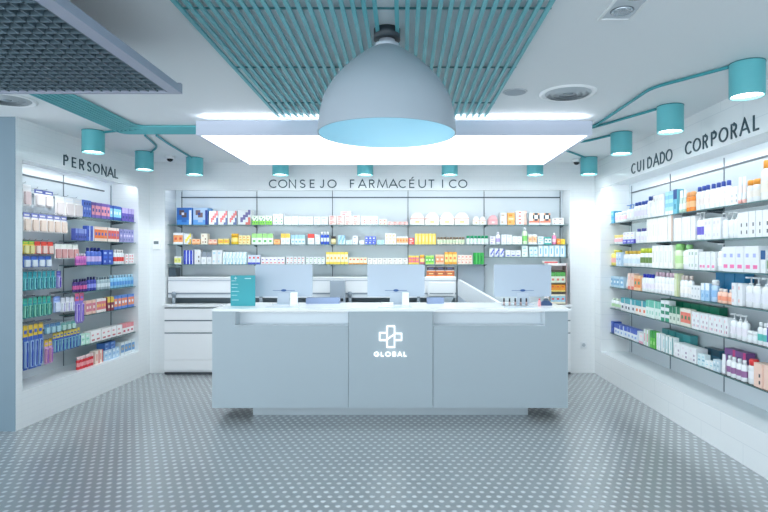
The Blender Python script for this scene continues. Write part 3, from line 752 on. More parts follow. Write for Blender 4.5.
def make_item(kind, w, d, h, cols, pat):
    A, B, Cc = cols[0], cols[1], cols[2]
    if kind == 'carton':
        m, ms = carton_mesh(w, d, h, cols, pat)
        return m.build(CNAME, ms)
    if kind == 'pack':     # soft rounded package
        m = MB(); q = w * 0.16
        prof = [(-w/2, 0), (w/2, 0), (w/2, h * .55), (w/2 - q, h * .86), (w * .2, h), (-w * .2, h), (-w/2 + q, h * .86), (-w/2, h * .55)]
        m.prism(prof, 0, d, 0, 'y')
        m.box(-w/2 - .0005, w/2 + .0005, -.001, d + .001, h * .46, h * .52, 1); m.box(-w * .16, w * .16, -.0015, 0, h * .14, h * .34, 2)
        return m.build('soft_pack', [mat(A, 0.4), mat(B, 0.4), mat(Cc, 0.4)])
    if kind == 'hang':     # card hanging on a hook, origin at top centre
        o = empty('hanging_pack', (0, 0, 0))
        m = MB(); m.box(-w/2, w/2, 0, 0.003, -h * .24, 0, 1); m.box(-w/2, w/2, 0, 0.003, -h, -h * .24, 0); m.box(-w*.34, w*.34, -0.0008, 0, -h*.17, -h*.09, 0)
        m.build('card', [mat(A, 0.35), mat(B, 0.35)], o)
        MB().prism([(-w*.36, -h*.36), (-w*.30, -h*.34), (w*.30, -h*.34), (w*.36, -h*.36), (w*.36, -h*.92), (w*.28, -h*.95), (-w*.28, -h*.95), (-w*.36, -h*.92)], -0.018, -0.0005, 0, 'y').build('blister', mat(Cc, 0.2), o)
        if len(cols) > 3:
            MB().prism([(-w*.10, -h*.93), (w*.12, -h*.93), (w*.16, -h*.62), (w*.06, -h*.52), (w*.16, -h*.38), (-w*.12, -h*.36), (-w*.06, -h*.54), (-w*.12, -h*.64)], -0.024, -0.0185, 0, 'y').build('brush', mat(cols[3], 0.2), o)
        return o
    n = 14; r = w / 2; f = min(1.0, d / w)
    o = empty({'bottle': 'bottle', 'pump': 'pump_bottle', 'jar': 'jar', 'tube': 'cream_tube', 'spray': 'spray_bottle'}[kind], (0, 0, 0))
    yc = d / 2
    if kind == 'bottle':
        hb = h * 0.80
        prof = [(r*.94, 0), (r, hb*.04), (r, hb*.25), (r, hb*.62), (r, hb*.86), (r*.8, hb*.95), (r*.45, hb)]
        MB().lathe(prof, n, (0, yc), [0, 0, 1, 0, 0, 0], 1, f).build('bottle_body', [mat(A, 0.25), mat(Cc, 0.35)], o)
        MB().lathe([(r*.5, hb + .0005), (r*.5, h*.97), (r*.42, h)], n, (0, yc), 0, 1, min(1, f * 1.2)).build('cap', mat(B, 0.3), o)
    elif kind == 'spray':
        hb = h * 0.75
        prof = [(r*.94, 0), (r, hb*.04), (r, hb*.3), (r, hb*.7), (r, hb*.93), (r*.85, hb)]
        MB().lathe(prof, n, (0, yc), [0, 0, 1, 0, 0], 1, f).build('bottle_body', [mat(A, 0.25), mat(Cc, 0.35)], o)
        MB().lathe([(r*.88, hb + .0005), (r*.88, h*.94), (r*.7, h)], n, (0, yc), 0, 1, f).build('cap', mat(B, 0.3), o)
    elif kind == 'pump':
        hb = h * 0.74
        prof = [(r*.92, 0), (r, hb*.04), (r, hb*.25), (r, hb*.65), (r, hb*.88), (r*.75, hb*.96), (r*.35, hb)]
        MB().lathe(prof, n, (0, yc), [0, 0, 1, 0, 0, 0], 1, f).build('bottle_body', [mat(A, 0.25), mat(Cc, 0.35)], o)
        MB().lathe([(r*.36, hb + .0005), (r*.36, hb*1.07), (r*.12, hb*1.08), (r*.12, h*.95)], 10, (0, yc)).box(-r*.18, r*.18, yc - r*.9, yc + r*.22, h*.95, h).build('pump_head', mat(B, 0.3), o)
    elif kind == 'jar':
        MB().lathe([(r*.92, 0), (r, h*.05), (r, h*.25), (r, h*.6), (r*.98, h*.68)], n, (0, yc), [0, 0, 1, 0], 1, f).build('jar_body', [mat(A, 0.25), mat(Cc, 0.35)], o)
        MB().lathe([(r*.96, h*.685), (r*.96, h*.97), (r*.9, h)], n, (0, yc), 0, 1, f).build('lid', mat(B, 0.3), o)
    elif kind == 'tube':
        hc = h * 0.16; m = MB(); N = n; rings = []
        for t in (0, .3, .3001, .6, 1):
            z = hc + 0.0005 + (h - hc) * t; vs = []
            for k in range(N):
                a = 2 * PI * k / N
                vs.append((r * (0.88 + .12 * t) * math.cos(a), yc + r * f * (0.88 * (1 - t) + .06 * t) * math.sin(a), z))
            rings.append(vs)
        for j in range(4):
            m.add(rings[j] + rings[j + 1], [(k, (k + 1) % N, N + (k + 1) % N, N + k) for k in range(N)], 1 if j == 2 else 0, True)
        m.add(rings[0], [tuple(range(N))[::-1]]); m.add(rings[-1], [tuple(range(N))])
        m.build('tube_body', [mat(A, 0.3), mat(Cc, 0.35)], o)
        MB().lathe([(r*.8, 0), (r*.82, hc)], n, (0, yc), 0, 1, f).build('cap', mat(B, 0.3), o)
    return o

CATS = {'carton': 'carton', 'pack': 'package', 'hang': 'hanging pack', 'bottle': 'bottle', 'pump': 'bottle', 'jar': 'jar', 'tube': 'tube', 'spray': 'bottle'}
def plural(s):
    w = s.split()
    for i, t in enumerate(w):
        if t in ('carton', 'bottle', 'jar', 'pack', 'tube', 'tub'):
            w[i] = t + 's'; break
    return ' '.join(w)
rnd = random.Random(7)
WALLS = {'B': (BACK, back_u, 0.07, 'back wall', 'left', 0.19), 'R': (RIGHT, right_u, 0.135, 'body care', 'corner', 0.14), 'L': (LEFT, left_u, 0.05, 'toothbrush wall', 'near end', 0.15)}
seen = set()
CNAME = 'medicine_carton'
HEADS = ('carton', 'bottle', 'jar', 'pack', 'tube', 'tub', 'box')
def run(wall, place, z, p0, p1, n, kind, h, desc, cols, pat='text', dep=None, gap=0.93, d0=None, dz=0.0055, hj=0.0):
    """n like products between picture columns p0 and p1 of a wall, standing at height z"""
    frame, conv, dd, wname, end, md = WALLS[wall]
    global CNAME
    CNAME = {'B': 'medicine_carton', 'R': 'cosmetics_carton', 'L': 'toothpaste_carton'}[wall]
    if wall == 'R':
        h *= 1.034
        if d0 is not None: d0 = 0.27; dep = 0.08
        elif not dep: md = 0.11
    if d0 is not None: dd = d0
    a, b = sorted((conv(p0, dd), conv(p1, dd)))
    step = (b - a) / n; w = step * gap
    if kind in ('bottle', 'pump', 'jar', 'tube', 'spray'): dep = dep or min(max(w * 0.8, 0.035), w)
    dep = dep or min(md, max(0.05, w * 0.9))
    proto = None
    for k in range(n):
        u = a + step * (k + 0.5)
        jd = 0 if kind == 'hang' else rnd.uniform(0, 0.012)
        jr = rnd.uniform(-0.05, 0.05); tl = rnd.uniform(-0.01, 0.06) if len(cols) > 3 and kind == 'hang' else 0.0
        loc = frame.P(u, dd + jd, z + dz)
        if proto is None:
            proto = make_item(kind, w, dep, h, cols, pat); o = proto; o.location = loc; o.rotation_euler = (0, 0, frame.th + jr)
        else: o = dup(proto, loc, frame.th + jr)
        o.rotation_euler[1] = tl
        ws = '%s %s' % (wname, place)
        if n == 1: lb = '%s, %s' % (desc, ws)
        elif n == 2: lb = '%s of two %s, %s' % (('near' if k == 0 else 'far'), plural(desc), ws) if wall != 'B' else '%s of two %s, %s' % (('left' if k == 0 else 'right'), plural(desc), ws)
        elif k < 15: lb = '%s of %s %s from %s, %s' % (NUM[k], CARD[n], plural(desc), end, ws)
        assert lb not in seen, lb
        if len(lb.replace('-', ' ').split()) > 16: print('LONG', lb)
        seen.add(lb)
        if n == 1: tag(o, lb, CATS[kind])
        else: tag(o, lb, CATS[kind], plural(desc) + ' on the ' + ws)

WHT = '#e9ecef'; GRY = '#b9c2ca'; BLU = '#2b55b0'; LBL = '#9fcbe6'; RED = '#d2423c'; ORG = '#f09a3e'; YEL = '#f6cf3a'; GRN = '#58b84a'; DGR = '#0f7a5c'
TEA = '#1d97a0'; PNK = '#ef7fae'; PUR = '#6a4fb0'; NAV = '#22357f'; CRM = '#f2ead8'; PEA = '#f6c9b4'; MNT = '#a9dccb'; LIL = '#c9bfe6'; BRN = '#7a5a48'
T = 'top shelf'
# --- back wall, top shelf
z = BZ[0]
run('B', T, z, 176, 192, 1, 'carton', .235, 'blue carton with dark portrait picture', ['#3f86cf', '#2a67b5', '#5b4a52', '#d8dde8'], 'pic')
run('B', T, z, 192.3, 208, 1, 'carton', .235, 'pale blue carton with dark portrait picture', ['#5c97d4', '#9fb8d6', '#6b5658', NAV], 'pic')
run('B', T, z, 208.5, 237, 3, 'carton', .19, 'white red-dot carton', [WHT, '#e88', '#6a7aa8'], 'diag')
run('B', T, z, 237.3, 251, 1, 'carton', .205, 'tall white carton with slanted purple print', [WHT, '#7a70a8', '#e07a70'], 'diag')
run('B', T, z, 251.5, 272, 3, 'carton', .125, 'green-bottomed carton', ['#eef6e8', '#8fd84e', '#2c9a5a'], 'arrow')
run('B', T, z, 272.5, 283, 2, 'carton', .15, 'slim white-green carton', [WHT, '#b6dfae', '#3aa06a'], 'dots')
run('B', T, z, 284, 328, 6, 'carton', .112, 'low whitish carton', ['#f2f6f8', '#dfe9ef', '#cddbe4'], 'text')
run('B', T, z, 328.5, 360, 4, 'carton', .062, 'lower red-white carton', ['#f7e4de', '#e89a90', '#d2605a'], 'text')
run('B', T, z + .063, 328.5, 360, 4, 'carton', .062, 'stacked red-white carton', ['#f8e9e4', '#e89a90', '#d2605a'], 'text')
run('B', T, z + .126, 340, 351, 1, 'carton', .062, 'red-white carton crowning the stack', [WHT, '#eab0a8', '#d2605a'], 'text')
run('B', T, z, 360.5, 378, 3, 'carton', .115, 'white carton with red marks', [WHT, '#f1c8c2', '#c8504a'], 'dots')
run('B', T, z, 379, 387, 2, 'carton', .075, 'small cream carton', [CRM, '#e8a89a', '#c66'], 'text')
run('B', T, z, 387.5, 408, 4, 'carton', .042, 'flat pink-red carton', ['#f6cdc8', '#e59a94', '#d2605a'], 'text')
run('B', T, z, 410, 469.5, 4, 'pack', .165, 'white soft pack with red line', ['#f8f6f0', '#e07a6a', '#f0c890'])
run('B', T, z, 473, 486, 2, 'pack', .112, 'small white soft pack', ['#f8f6f0', '#e8a89a', '#d8c8a0'])
run('B', T, z, 488.5, 498, 1, 'pack', .13, 'pinkish soft pack beside orange cartons', ['#f3b9bd', '#e88a92', '#f6e2e0'])
run('B', T, z, 500, 507, 1, 'carton', .165, 'white carton beside orange one', [WHT, '#e8ddd0', '#c9b8a0'], 'text')
run('B', T, z, 507.3, 515, 1, 'carton', .165, 'orange and white carton', ['#f6b368', '#f8dcb8', '#e88a3a'], 'text')
for k in range(4):
    run('B', T, z + k * .048, 515.5, 527, 1, 'carton', .046, '%s flat white carton of a stack' % ['lowest', 'second', 'third', 'uppermost'][k], [WHT, '#f2c0b0', '#e88a7a'], 'side')
run('B', T, z, 529, 551, 2, 'carton', .16, 'white carton with dark ring', [WHT, '#f1b48a', '#3d4450', '#e8836a'], 'ring')
run('B', T, z, 552.5, 564, 2, 'carton', .095, 'small grey-white carton', ['#f1f3f4', '#c9cfd4', '#a08a86'], 'text')
# --- back wall, second shelf
T = 'second shelf'; z = BZ[1]
run('B', T, z, 173, 183, 2, 'carton', .16, 'white carton with orange blot', [WHT, '#f2a46a', '#d8584a'], 'mid')
run('B', T, z, 183.5, 191, 1, 'carton', .15, 'white carton with yellow corner', [WHT, '#f4e04a', '#e8c23a'], 'diag')
run('B', T, z, 191.5, 200, 2, 'carton', .075, 'low orange carton', ['#f8c9a0', '#f0a060', '#e8783a'], 'band')
run('B', T, z, 200.5, 207.5, 1, 'carton', .15, 'creamy carton with brown mark', [CRM, '#c9a890', '#8a6a60'], 'dots')
run('B', T, z, 208, 217, 2, 'carton', .07, 'low salmon carton', ['#f8d4be', '#f09a6a', '#d8584a'], 'band')
run('B', T, z, 218, 229, 2, 'carton', .08, 'low yellow carton', ['#f6e2a0', '#f4c83a', '#f0a060'], 'mid')
run('B', T, z, 230, 238, 1, 'jar', .15, 'round golden yellow tub', [YEL, '#f0b830', '#f8e08a'])
run('B', T, z, 238.5, 250, 3, 'carton', .125, 'pale yellow carton', ['#f6e6a8', '#f0c040', '#e8a860'], 'text')
run('B', T, z, 251.5, 273, 4, 'carton', .15, 'green-topped carton', ['#f2f7ee', '#a4dc86', '#6abf6a'], 'top')
run('B', T, z, 273.5, 280, 1, 'carton', .07, 'low bright orange carton', ['#f4a04a', '#f8c88a', '#e87a2a'], 'mid')
run('B', T, z, 280.5, 290, 2, 'carton', .15, 'yellow-topped carton', ['#f4f6f4', '#f4c850', '#cfd8dc'], 'top')
run('B', T, z, 291, 305, 4, 'carton', .13, 'light blue carton', ['#e4f0f6', '#a8d4ea', '#7ab8da'], 'top')
run('B', T, z, 307.5, 314.5, 1, 'carton', .145, 'white carton with red lid band', [WHT, '#e0483c', '#cfd8dc'], 'top')
run('B', T, z, 315, 320, 1, 'carton', .135, 'plain pale carton beside red-banded one', ['#eef2f6', '#d6e0ea', '#c2cfdc'], 'text')
run('B', T, z, 320.5, 329, 3, 'spray', .175, 'slim blue-white spray bottle', ['#3a5ecb', '#e8edf4', '#dfe6f6'])
run('B', T, z, 330.5, 336, 1, 'jar', .115, 'small brown jar with black lid', ['#cfc08a', '#3a3836', '#f0e6b0'])
run('B', T, z, 338, 345, 2, 'carton', .125, 'sky blue carton', ['#b6daee', '#7fb8e0', WHT], 'diag')
run('B', T, z, 345.5, 352, 2, 'carton', .06, 'low pale cyan carton', ['#e2f2f8', '#b6e0f0', '#8fcbe6'], 'text')
run('B', T, z, 352.5, 358, 1, 'carton', .12, 'slim white upright carton', [WHT, '#dfe6ec', '#aebccb'], 'text')
run('B', T, z, 359, 364.5, 1, 'carton', .055, 'low white box near blue packs', [WHT, '#d8e8f0', '#b6d4e6'], 'text')
run('B', T, z, 365, 376, 3, 'carton', .11, 'royal blue carton', ['#5a6fd8', '#8a9ae6', '#e6eaf8'], 'text')
run('B', T, z, 377, 384.5, 2, 'carton', .06, 'low aqua carton', ['#c8e8f4', '#8fcfe8', '#5aa8d0'], 'text')
run('B', T, z, 385, 396, 3, 'carton', .15, 'cream-white upright carton', ['#f8f4e8', '#f0dca0', '#e8c880'], 'text')
run('B', T, z, 396.5, 408, 4, 'carton', .11, 'white carton with orange print', [WHT, '#f4b880', '#e88a4a'], 'mid')
run('B', T, z, 408.5, 414.5, 1, 'carton', .09, 'bright red and white carton', ['#e8564a', '#f8d0c0', WHT], 'text')
run('B', T, z, 415, 436, 6, 'carton', .15, 'yellow carton', ['#f6dc72', '#f0c030', '#f8ecb0'], 'side')
run('B', T, z, 437, 465, 9, 'jar', .10, 'small beige jar', ['#eee6d0', '#8a7a68', '#cfe0c0'])
run('B', T, z, 466.5, 488.5, 6, 'jar', .12, 'white jar with green lid', [WHT, '#1f9a6a', '#d8f0e0'])
run('B', T, z, 490, 495.5, 1, 'carton', .11, 'lilac-white carton beside green-lidded jars', ['#eeeef8', '#c9bfe6', '#a89ad0'], 'text')
run('B', T, z, 496, 501, 1, 'bottle', .17, 'slim white bottle with lilac label', [WHT, '#e8e4f4', '#b8a8da'])
run('B', T, z, 501.5, 512, 2, 'carton', .135, 'plain white carton', [WHT, '#e6eaee', '#cfd6dc'], 'text')
run('B', T, z, 512.5, 522, 2, 'carton', .11, 'off-white carton', ['#f4f4f0', '#e0e0d8', '#c8ccc8'], 'text')
run('B', T, z, 522.5, 528, 1, 'bottle', .24, 'tall white-green bottle', ['#d8f0c8', WHT, '#7fcf6a'])
run('B', T, z, 528.5, 537, 2, 'carton', .14, 'white carton with orange flower', [WHT, '#f8c8a0', '#f0a070'], 'mid')
run('B', T, z, 538, 544, 1, 'carton', .11, 'icy blue carton', ['#e4f0f8', '#b6d4ea', '#8fb8da'], 'text')
run('B', T, z, 544.5, 551.5, 2, 'carton', .10, 'teal and white carton', ['#3fb0a8', WHT, '#1f8a8a'], 'mid')
run('B', T, z, 552.5, 557, 1, 'bottle', .155, 'pink small bottle', ['#f08ab0', '#f4f0f0', '#f8c8d8'])
run('B', T, z, 557.3, 560.7, 1, 'carton', .08, 'tiny orange carton', ['#f4a04a', '#f8c88a', '#e87a2a'], 'text')
run('B', T, z, 561, 565.5, 1, 'carton', .075, 'tiny yellow carton', ['#f6dc52', '#f0c030', '#e8a030'], 'text')
# --- back wall, third shelf
T = 'third shelf'; z = BZ[2]
run('B', T, z, 174, 181, 2, 'carton', .11, 'white-lime small carton', [WHT, '#e6e88a', '#c8c860'], 'mid')
run('B', T, z, 183.5, 193, 3, 'carton', .195, 'deep blue carton', ['#2b44c0', '#e8edf8', '#5a70d8'], 'side')
run('B', T, z, 194, 200.5, 1, 'carton', .205, 'tall white carton with dark cap print', [WHT, '#e8e0dc', '#7a7478'], 'dots')
run('B', T, z, 201, 211.5, 2, 'carton', .17, 'white carton with grey stripe', [WHT, '#8a94a0', '#d6dce2'], 'top')
run('B', T, z, 212, 222, 2, 'carton', .195, 'bright white carton', [WHT, '#e2eef4', '#bcdcea'], 'text')
run('B', T, z, 222.5, 246.5, 7, 'carton', .17, 'white-aqua carton', ['#f0f8fa', '#c6e6f0', '#9fd4e6'], 'diag')
run('B', T, z, 247.5, 260, 3, 'carton', .13, 'blue and white carton', ['#dfe6f8', '#3f55c8', '#e0605a'], 'band')
run('B', T, z, 261, 285, 6, 'carton', .10, 'white carton with red foot', ['#f6f2f4', '#ee8a92', '#8a7ac8'], 'foot')
run('B', T, z, 286, 305, 5, 'carton', .105, 'white carton with faint pink text', [WHT, '#f2d6d2', '#c88a86'], 'text')
run('B', T, z, 305.5, 325, 5, 'carton', .10, 'white carton with faint green text', [WHT, '#d6e8d6', '#9ac0a0'], 'text')
run('B', T, z, 326, 348, 6, 'carton', .17, 'sunny yellow carton', ['#f8dc5a', '#f6f0c8', '#f0b830'], 'mid')
run('B', T, z, 348.5, 367, 5, 'carton', .095, 'low cream-orange carton', ['#faeed0', '#f4a84a', '#e8784a'], 'band')
run('B', T, z, 367.5, 408, 8, 'carton', .085, 'low white carton with grey text', ['#f6f4f0', '#e0d6d0', '#b8aeaa'], 'text')
run('B', T, z, 408.5, 419, 3, 'carton', .12, 'yellow-pink carton', ['#f8dc5a', '#f0788a', '#f0b830'], 'mid')
run('B', T, z, 419.5, 425, 1, 'jar', .13, 'round pink-orange tub', ['#f0909a', '#f4b84a', '#f8dc8a'])
run('B', T, z, 425.5, 434, 3, 'carton', .12, 'lime green carton', ['#b8e86a', '#6acc4a', '#f0f8e0'], 'mid')
run('B', T, z, 435.5, 444, 2, 'carton', .135, 'peach carton', ['#f8d0b0', '#f09a6a', '#f8ecd8'], 'mid')
run('B', T, z, 444.5, 457, 3, 'carton', .17, 'vivid orange carton', ['#f6ac3a', '#f8e08a', '#e8783a'], 'mid')
run('B', T, z, 457.5, 472.5, 4, 'carton', .13, 'pale salmon carton', ['#f8e4d8', '#f0b8a0', '#e88a7a'], 'text')
run('B', T, z, 473.5, 483.8, 3, 'carton', .16, 'bright green carton', ['#23a344', '#5fd06a', '#0f7a34'], 'side')
z = BZR[2]
run('B', T, z, 489.5, 504.5, 3, 'carton', .115, 'white carton with blue script', [WHT, '#5a68c0', '#8a94d0'], 'diag')
run('B', T, z, 505.5, 521, 3, 'carton', .09, 'lower white-blue carton', [WHT, '#5a68c0', '#c2cae8'], 'foot')
run('B', T, z, 522, 528, 1, 'carton', .15, 'tall minty white carton', ['#f0f8f6', '#d0e8e4', '#b0d4d0'], 'text')
run('B', T, z, 529.5, 538, 2, 'carton', .14, 'pale turquoise carton', ['#e4f4f8', '#a8dcec', '#7cc4de'], 'foot')
run('B', T, z, 538.5, 566, 5, 'carton', .155, 'ice blue striped carton', ['#eef6fa', '#aed8f0', '#7ab4e0'], 'side')
# on the display stand, on the printer and on the console
T = 'display stand'
def loose(name, kind, px, Y, z, n, w, d, h, cols, pat, desc, place, group):
    global CNAME
    CNAME = 'medicine_carton'; proto = None
    for k in range(n):
        x = (px - 404) * Y / F + (k - (n - 1) / 2) * w * 1.04
        loc = (x, Y, z)
        if proto is None: proto = make_item(kind, w, d, h, cols, pat); o = proto; o.location = loc
        else: o = dup(proto, loc, 0)
        lb = ('%s of %s %s %s' % (NUM[k], CARD[n], plural(desc), place)) if n > 1 else desc + ' ' + place
        assert lb not in seen, lb
        seen.add(lb)
        if n > 1: tag(o, lb, CATS[kind], group)
        else: tag(o, lb, CATS[kind])
loose('c', 'carton', 558, 7.475, WT + .013, 3, .065, .1, .13, ['#f8f0d8', '#a8d4e8', '#e86a6a'], 'mid', 'cream and blue carton', 'on the display stand bottom tier', 'cartons on the display stand')
loose('c', 'carton', 558, 7.475, WT + .178, 3, .065, .1, .095, ['#f6a03a', '#f8dc7a', '#e8643a'], 'band', 'orange carton', 'on the display stand middle tier', 'cartons on the display stand')
loose('c', 'carton', 558, 7.475, WT + .298, 3, .065, .1, .145, ['#e8f0dc', '#5fb05a', '#e08a7a'], 'top', 'green-topped carton', 'on the display stand top tier', 'cartons on the display stand')
loose('c', 'carton', 551, 7.475, WT + .561, 1, .18, .12, .03, ['#f4e6e2', '#e0484a', '#e0484a'], 'mid', 'flat white carton with red print', 'on top of the display stand', '')
hs = MB().box(-.21, .21, 0, .2, 0, .008).build('printer_shelf', WHITE, None, ((440.5 - 404) * 7.6 / F, 7.62, 1.317)); tag(hs, 'thin white shelf board over the printer, carrying orange cartons', 'shelf')
loose('c', 'carton', 440.5, 7.63, 1.326, 3, .125, .1, .07, ['#e8843a', '#a85a3a', '#f8d08a'], 'mid', 'orange-brown carton', 'on the board above the printer', 'orange-brown cartons above the printer')
loose('c', 'carton', 440.5, 7.66, 1.397, 3, .125, .1, .07, ['#d8d4d8', '#3a3440', '#5a6aa0'], 'mid', 'dark-print carton', 'stacked upon the orange-brown cartons', 'dark-print cartons above the printer')

# --- body care wall
R_ = 'R'
T = 'top shelf'; z = RZ[0]
run(R_, T, z, 610, 613.5, 1, 'carton', .155, 'teal blue carton at the corner', ['#4aa0c8', '#2a86b0', '#8fc8e0'], 'text')
run(R_, T, z, 614, 624.5, 4, 'jar', .125, 'white jar with pink print', [WHT, '#eef0f4', '#f0c8d0'])
run(R_, T, z, 625, 632, 2, 'pump', .19, 'white pump bottle with blue pump', [WHT, '#5a86c8', '#e8eef4'])
run(R_, T, z, 632.5, 645, 4, 'bottle', .20, 'white bottle with navy cap', [WHT, '#2f4fa0', '#dcd8ea'])
run(R_, T, z, 645.5, 652, 2, 'bottle', .235, 'tall white bottle with navy cap', [WHT, '#2a4a90', '#e6ecf4'])
run(R_, T, z, 652.5, 663.5, 4, 'carton', .225, 'tall white carton', [WHT, '#eceae4', '#d8d4c8'], 'text')
run(R_, T, z, 664, 672, 2, 'carton', .235, 'light blue carton', ['#a4d2ec', '#7fbce0', '#eaf4fa'], 'stripes')
run(R_, T, z, 672.5, 676.5, 1, 'carton', .24, 'slim teal carton with dark cap', ['#6ab4c8', '#28508c', '#3f8aa4'], 'top')
run(R_, T, z, 677, 683.5, 2, 'tube', .22, 'white-green cream tube', ['#eaf2ee', '#b8d8c8', '#c8dcd4'])
run(R_, T, z, 684, 692.5, 2, 'spray', .185, 'orange bottle', ['#f08a2c', '#f8b070', '#f6c08a'])
run(R_, T, z, 693.5, 727.5, 7, 'bottle', .215, 'white bottle with blue cap', [WHT, '#3a52a8', '#e6dcd8'])
run(R_, T, z, 728, 736, 2, 'carton', .15, 'white carton with dark dots', [WHT, '#dcdce4', '#7a7a88'], 'dots')
run(R_, T, z, 736.5, 743, 2, 'tube', .215, 'white-pink cream tube', [WHT, '#f4b8b0', '#f0e0dc'])
run(R_, T, z, 744, 757, 2, 'spray', .175, 'white bottle with orange top', [WHT, '#f2a03a', '#eae4dc'])
run(R_, T, z, 757.5, 775, 2, 'bottle', .30, 'large white bottle with orange cap', ['#f4f4f0', '#f0a040', '#f2ece0'])
T = 'second shelf'; z = RZ[1]
run(R_, T, z, 612, 622, 3, 'jar', .115, 'small jar with yellow lid', [WHT, '#f0dc8a', '#f0b8c0'])
run(R_, T, z, 622.5, 634, 3, 'carton', .05, 'low violet carton', ['#5a5ac8', '#e6e6f6', '#8a8ae0'], 'text')
run(R_, T, z + .058, 622.5, 634, 3, 'carton', .085, 'pastel carton atop violet ones', [WHT, '#f8dcc0', '#c8b8e0'], 'text', dz=0)
run(R_, T, z, 634.5, 645, 3, 'bottle', .165, 'lilac-capped white bottle', [WHT, '#5a5aa8', '#dcd8ec'])
run(R_, T, z, 645.5, 667, 7, 'carton', .255, 'tall cream-white carton', ['#f6f6f2', '#eeeee6', '#e2ded0'], 'side')
run(R_, T, z, 667.3, 672.5, 1, 'carton', .26, 'white carton with brown edge', [WHT, '#c89a78', '#e8dcd0'], 'side')
run(R_, T, z, 673, 694, 5, 'carton', .225, 'plain white upright carton', [WHT, '#eeece8', '#e0dcd8'], 'side')
run(R_, T, z, 694.5, 702.5, 2, 'pump', .25, 'white pump bottle with violet label', [WHT, '#f0f0f4', '#6a62c8'])
run(R_, T, z, 703, 720, 4, 'carton', .185, 'wide white carton', [WHT, '#f0eef4', '#d8d4e0'], 'text')
run(R_, T, z, 720.5, 736, 3, 'pump', .215, 'all-white pump bottle', [WHT, '#f2f4f6', '#e6eaf0'])
run(R_, T, z, 736.5, 775, 6, 'carton', .20, 'white carton with black marks', [WHT, '#e8e8ec', '#4a4c58'], 'dots')
T = 'third shelf'; z = RZ[2]
run(R_, T, z, 608.5, 615, 1, 'bottle', .20, 'yellow bottle with pink label', ['#f0e07a', '#f4e860', '#f0b0a8'])
run(R_, T, z, 615.5, 621, 2, 'carton', .17, 'pale blue slim carton', ['#c4dcf0', '#8ab4e0', '#eaf2fa'], 'text')
run(R_, T, z, 621.5, 638, 4, 'bottle', .185, 'white bottle with golden cap', [WHT, '#f0c84a', '#cfe0ec'])
run(R_, T, z, 638.5, 650.5, 3, 'spray', .21, 'white bottle with lime top', [WHT, '#c9d63a', '#6a8a4a'])
run(R_, T, z, 651, 672, 5, 'carton', .235, 'white ivory carton', ['#f8f8f4', '#eef0ea', '#dcdcd4'], 'side')
run(R_, T, z, 672.5, 679, 1, 'spray', .245, 'white-green bottle with light green cap', ['#dcecc8', '#8fd07a', '#b8dc9a'])
run(R_, T, z, 679.5, 687, 1, 'bottle', .235, 'white bottle with pale green cap', [WHT, '#98d488', '#f0f4ea'])
run(R_, T, z, 687.5, 697, 3, 'carton', .19, 'small white-grey carton', [WHT, '#e2e8e4', '#a8c0b0'], 'text')
run(R_, T, z, 697.5, 714, 4, 'carton', .165, 'white carton with pink foot', [WHT, '#f08ab8', '#dfe8f4'], 'foot')
run(R_, T, z, 714.5, 721, 1, 'pump', .235, 'white pump bottle among pink-footed cartons', [WHT, '#f0f2f6', '#f2f4f6'])
run(R_, T, z, 721.5, 759, 5, 'carton', .205, 'white-blue carton with pink foot', [WHT, '#f07ab0', '#a8b4e8'], 'foot')
run(R_, T, z, 759.5, 764.5, 1, 'carton', .17, 'white carton with navy lid band', [WHT, '#2a5a90', '#dfe8f4'], 'top')
run(R_, T, z, 765, 778, 2, 'bottle', .19, 'white bottle with green label', [WHT, '#e8ecf0', '#4a9a4a'])
T = 'fourth shelf'; z = RZ[3]
run(R_, T, z, 609.5, 622.5, 4, 'carton', .135, 'light blue little carton', ['#bcd8ea', '#7fb4d8', '#eaf4fa'], 'mid')
run(R_, T, z, 623, 627, 1, 'tube', .18, 'white tube beside coral cartons', [WHT, '#e8dcd8', '#f0e4e0'])
run(R_, T, z, 627.5, 633, 2, 'carton', .19, 'coral carton', ['#f4d4c8', '#ec7a6a', '#f8b8a8'], 'band')
run(R_, T, z, 633.5, 640, 2, 'carton', .17, 'orange-green carton', ['#f6c8a0', '#f08a4a', '#2f9a7a'], 'mid')
run(R_, T, z, 640.5, 652, 4, 'bottle', .195, 'white bottle with royal blue cap', [WHT, '#2f3fc0', '#e6e2f0'])
run(R_, T, z, 652.5, 673.5, 6, 'bottle', .225, 'white bottle with mauve cap', [WHT, '#d8b8c8', '#f2eef0'])
run(R_, T, z, 674, 677.5, 1, 'carton', .225, 'slim olive carton', ['#d4dcb8', '#b8c48a', '#e8ecd8'], 'side')
run(R_, T, z, 678, 690, 3, 'bottle', .21, 'white bottle with beige cap', [WHT, '#d8c8c0', '#f0ece8'])
run(R_, T, z, 691, 700, 3, 'carton', .125, 'small white carton with grey text', [WHT, '#e8ecf0', '#b8c0c8'], 'text')
run(R_, T, z, 700.5, 708, 2, 'carton', .155, 'sky blue carton with white top', ['#a8cdea', '#f0f6fa', '#7fb0dc'], 'top')
run(R_, T, z, 708.5, 714, 1, 'spray', .19, 'blue-white bottle', ['#b8d4f0', WHT, '#8ab8e4'])
run(R_, T, z, 714.5, 730, 3, 'bottle', .12, 'peach bottle', ['#f6c8b4', '#f2ece8', '#f09a7a'])
run(R_, T, z, 714.5, 745, 3, 'carton', .25, 'deep blue rear carton', ['#2a86b8', '#2474a8', '#4a9ac8'], 'plain', d0=0.16, dep=0.10)
run(R_, T, z, 731, 741, 2, 'carton', .18, 'big white carton with red line', [WHT, '#e8a0a0', '#e6e6ea'], 'dots')
run(R_, T, z, 741.5, 775, 4, 'pump', .235, 'big white pump bottle', [WHT, '#eef2f6', '#e4e6ee'])
T = 'fifth shelf'; z = RZ[4]
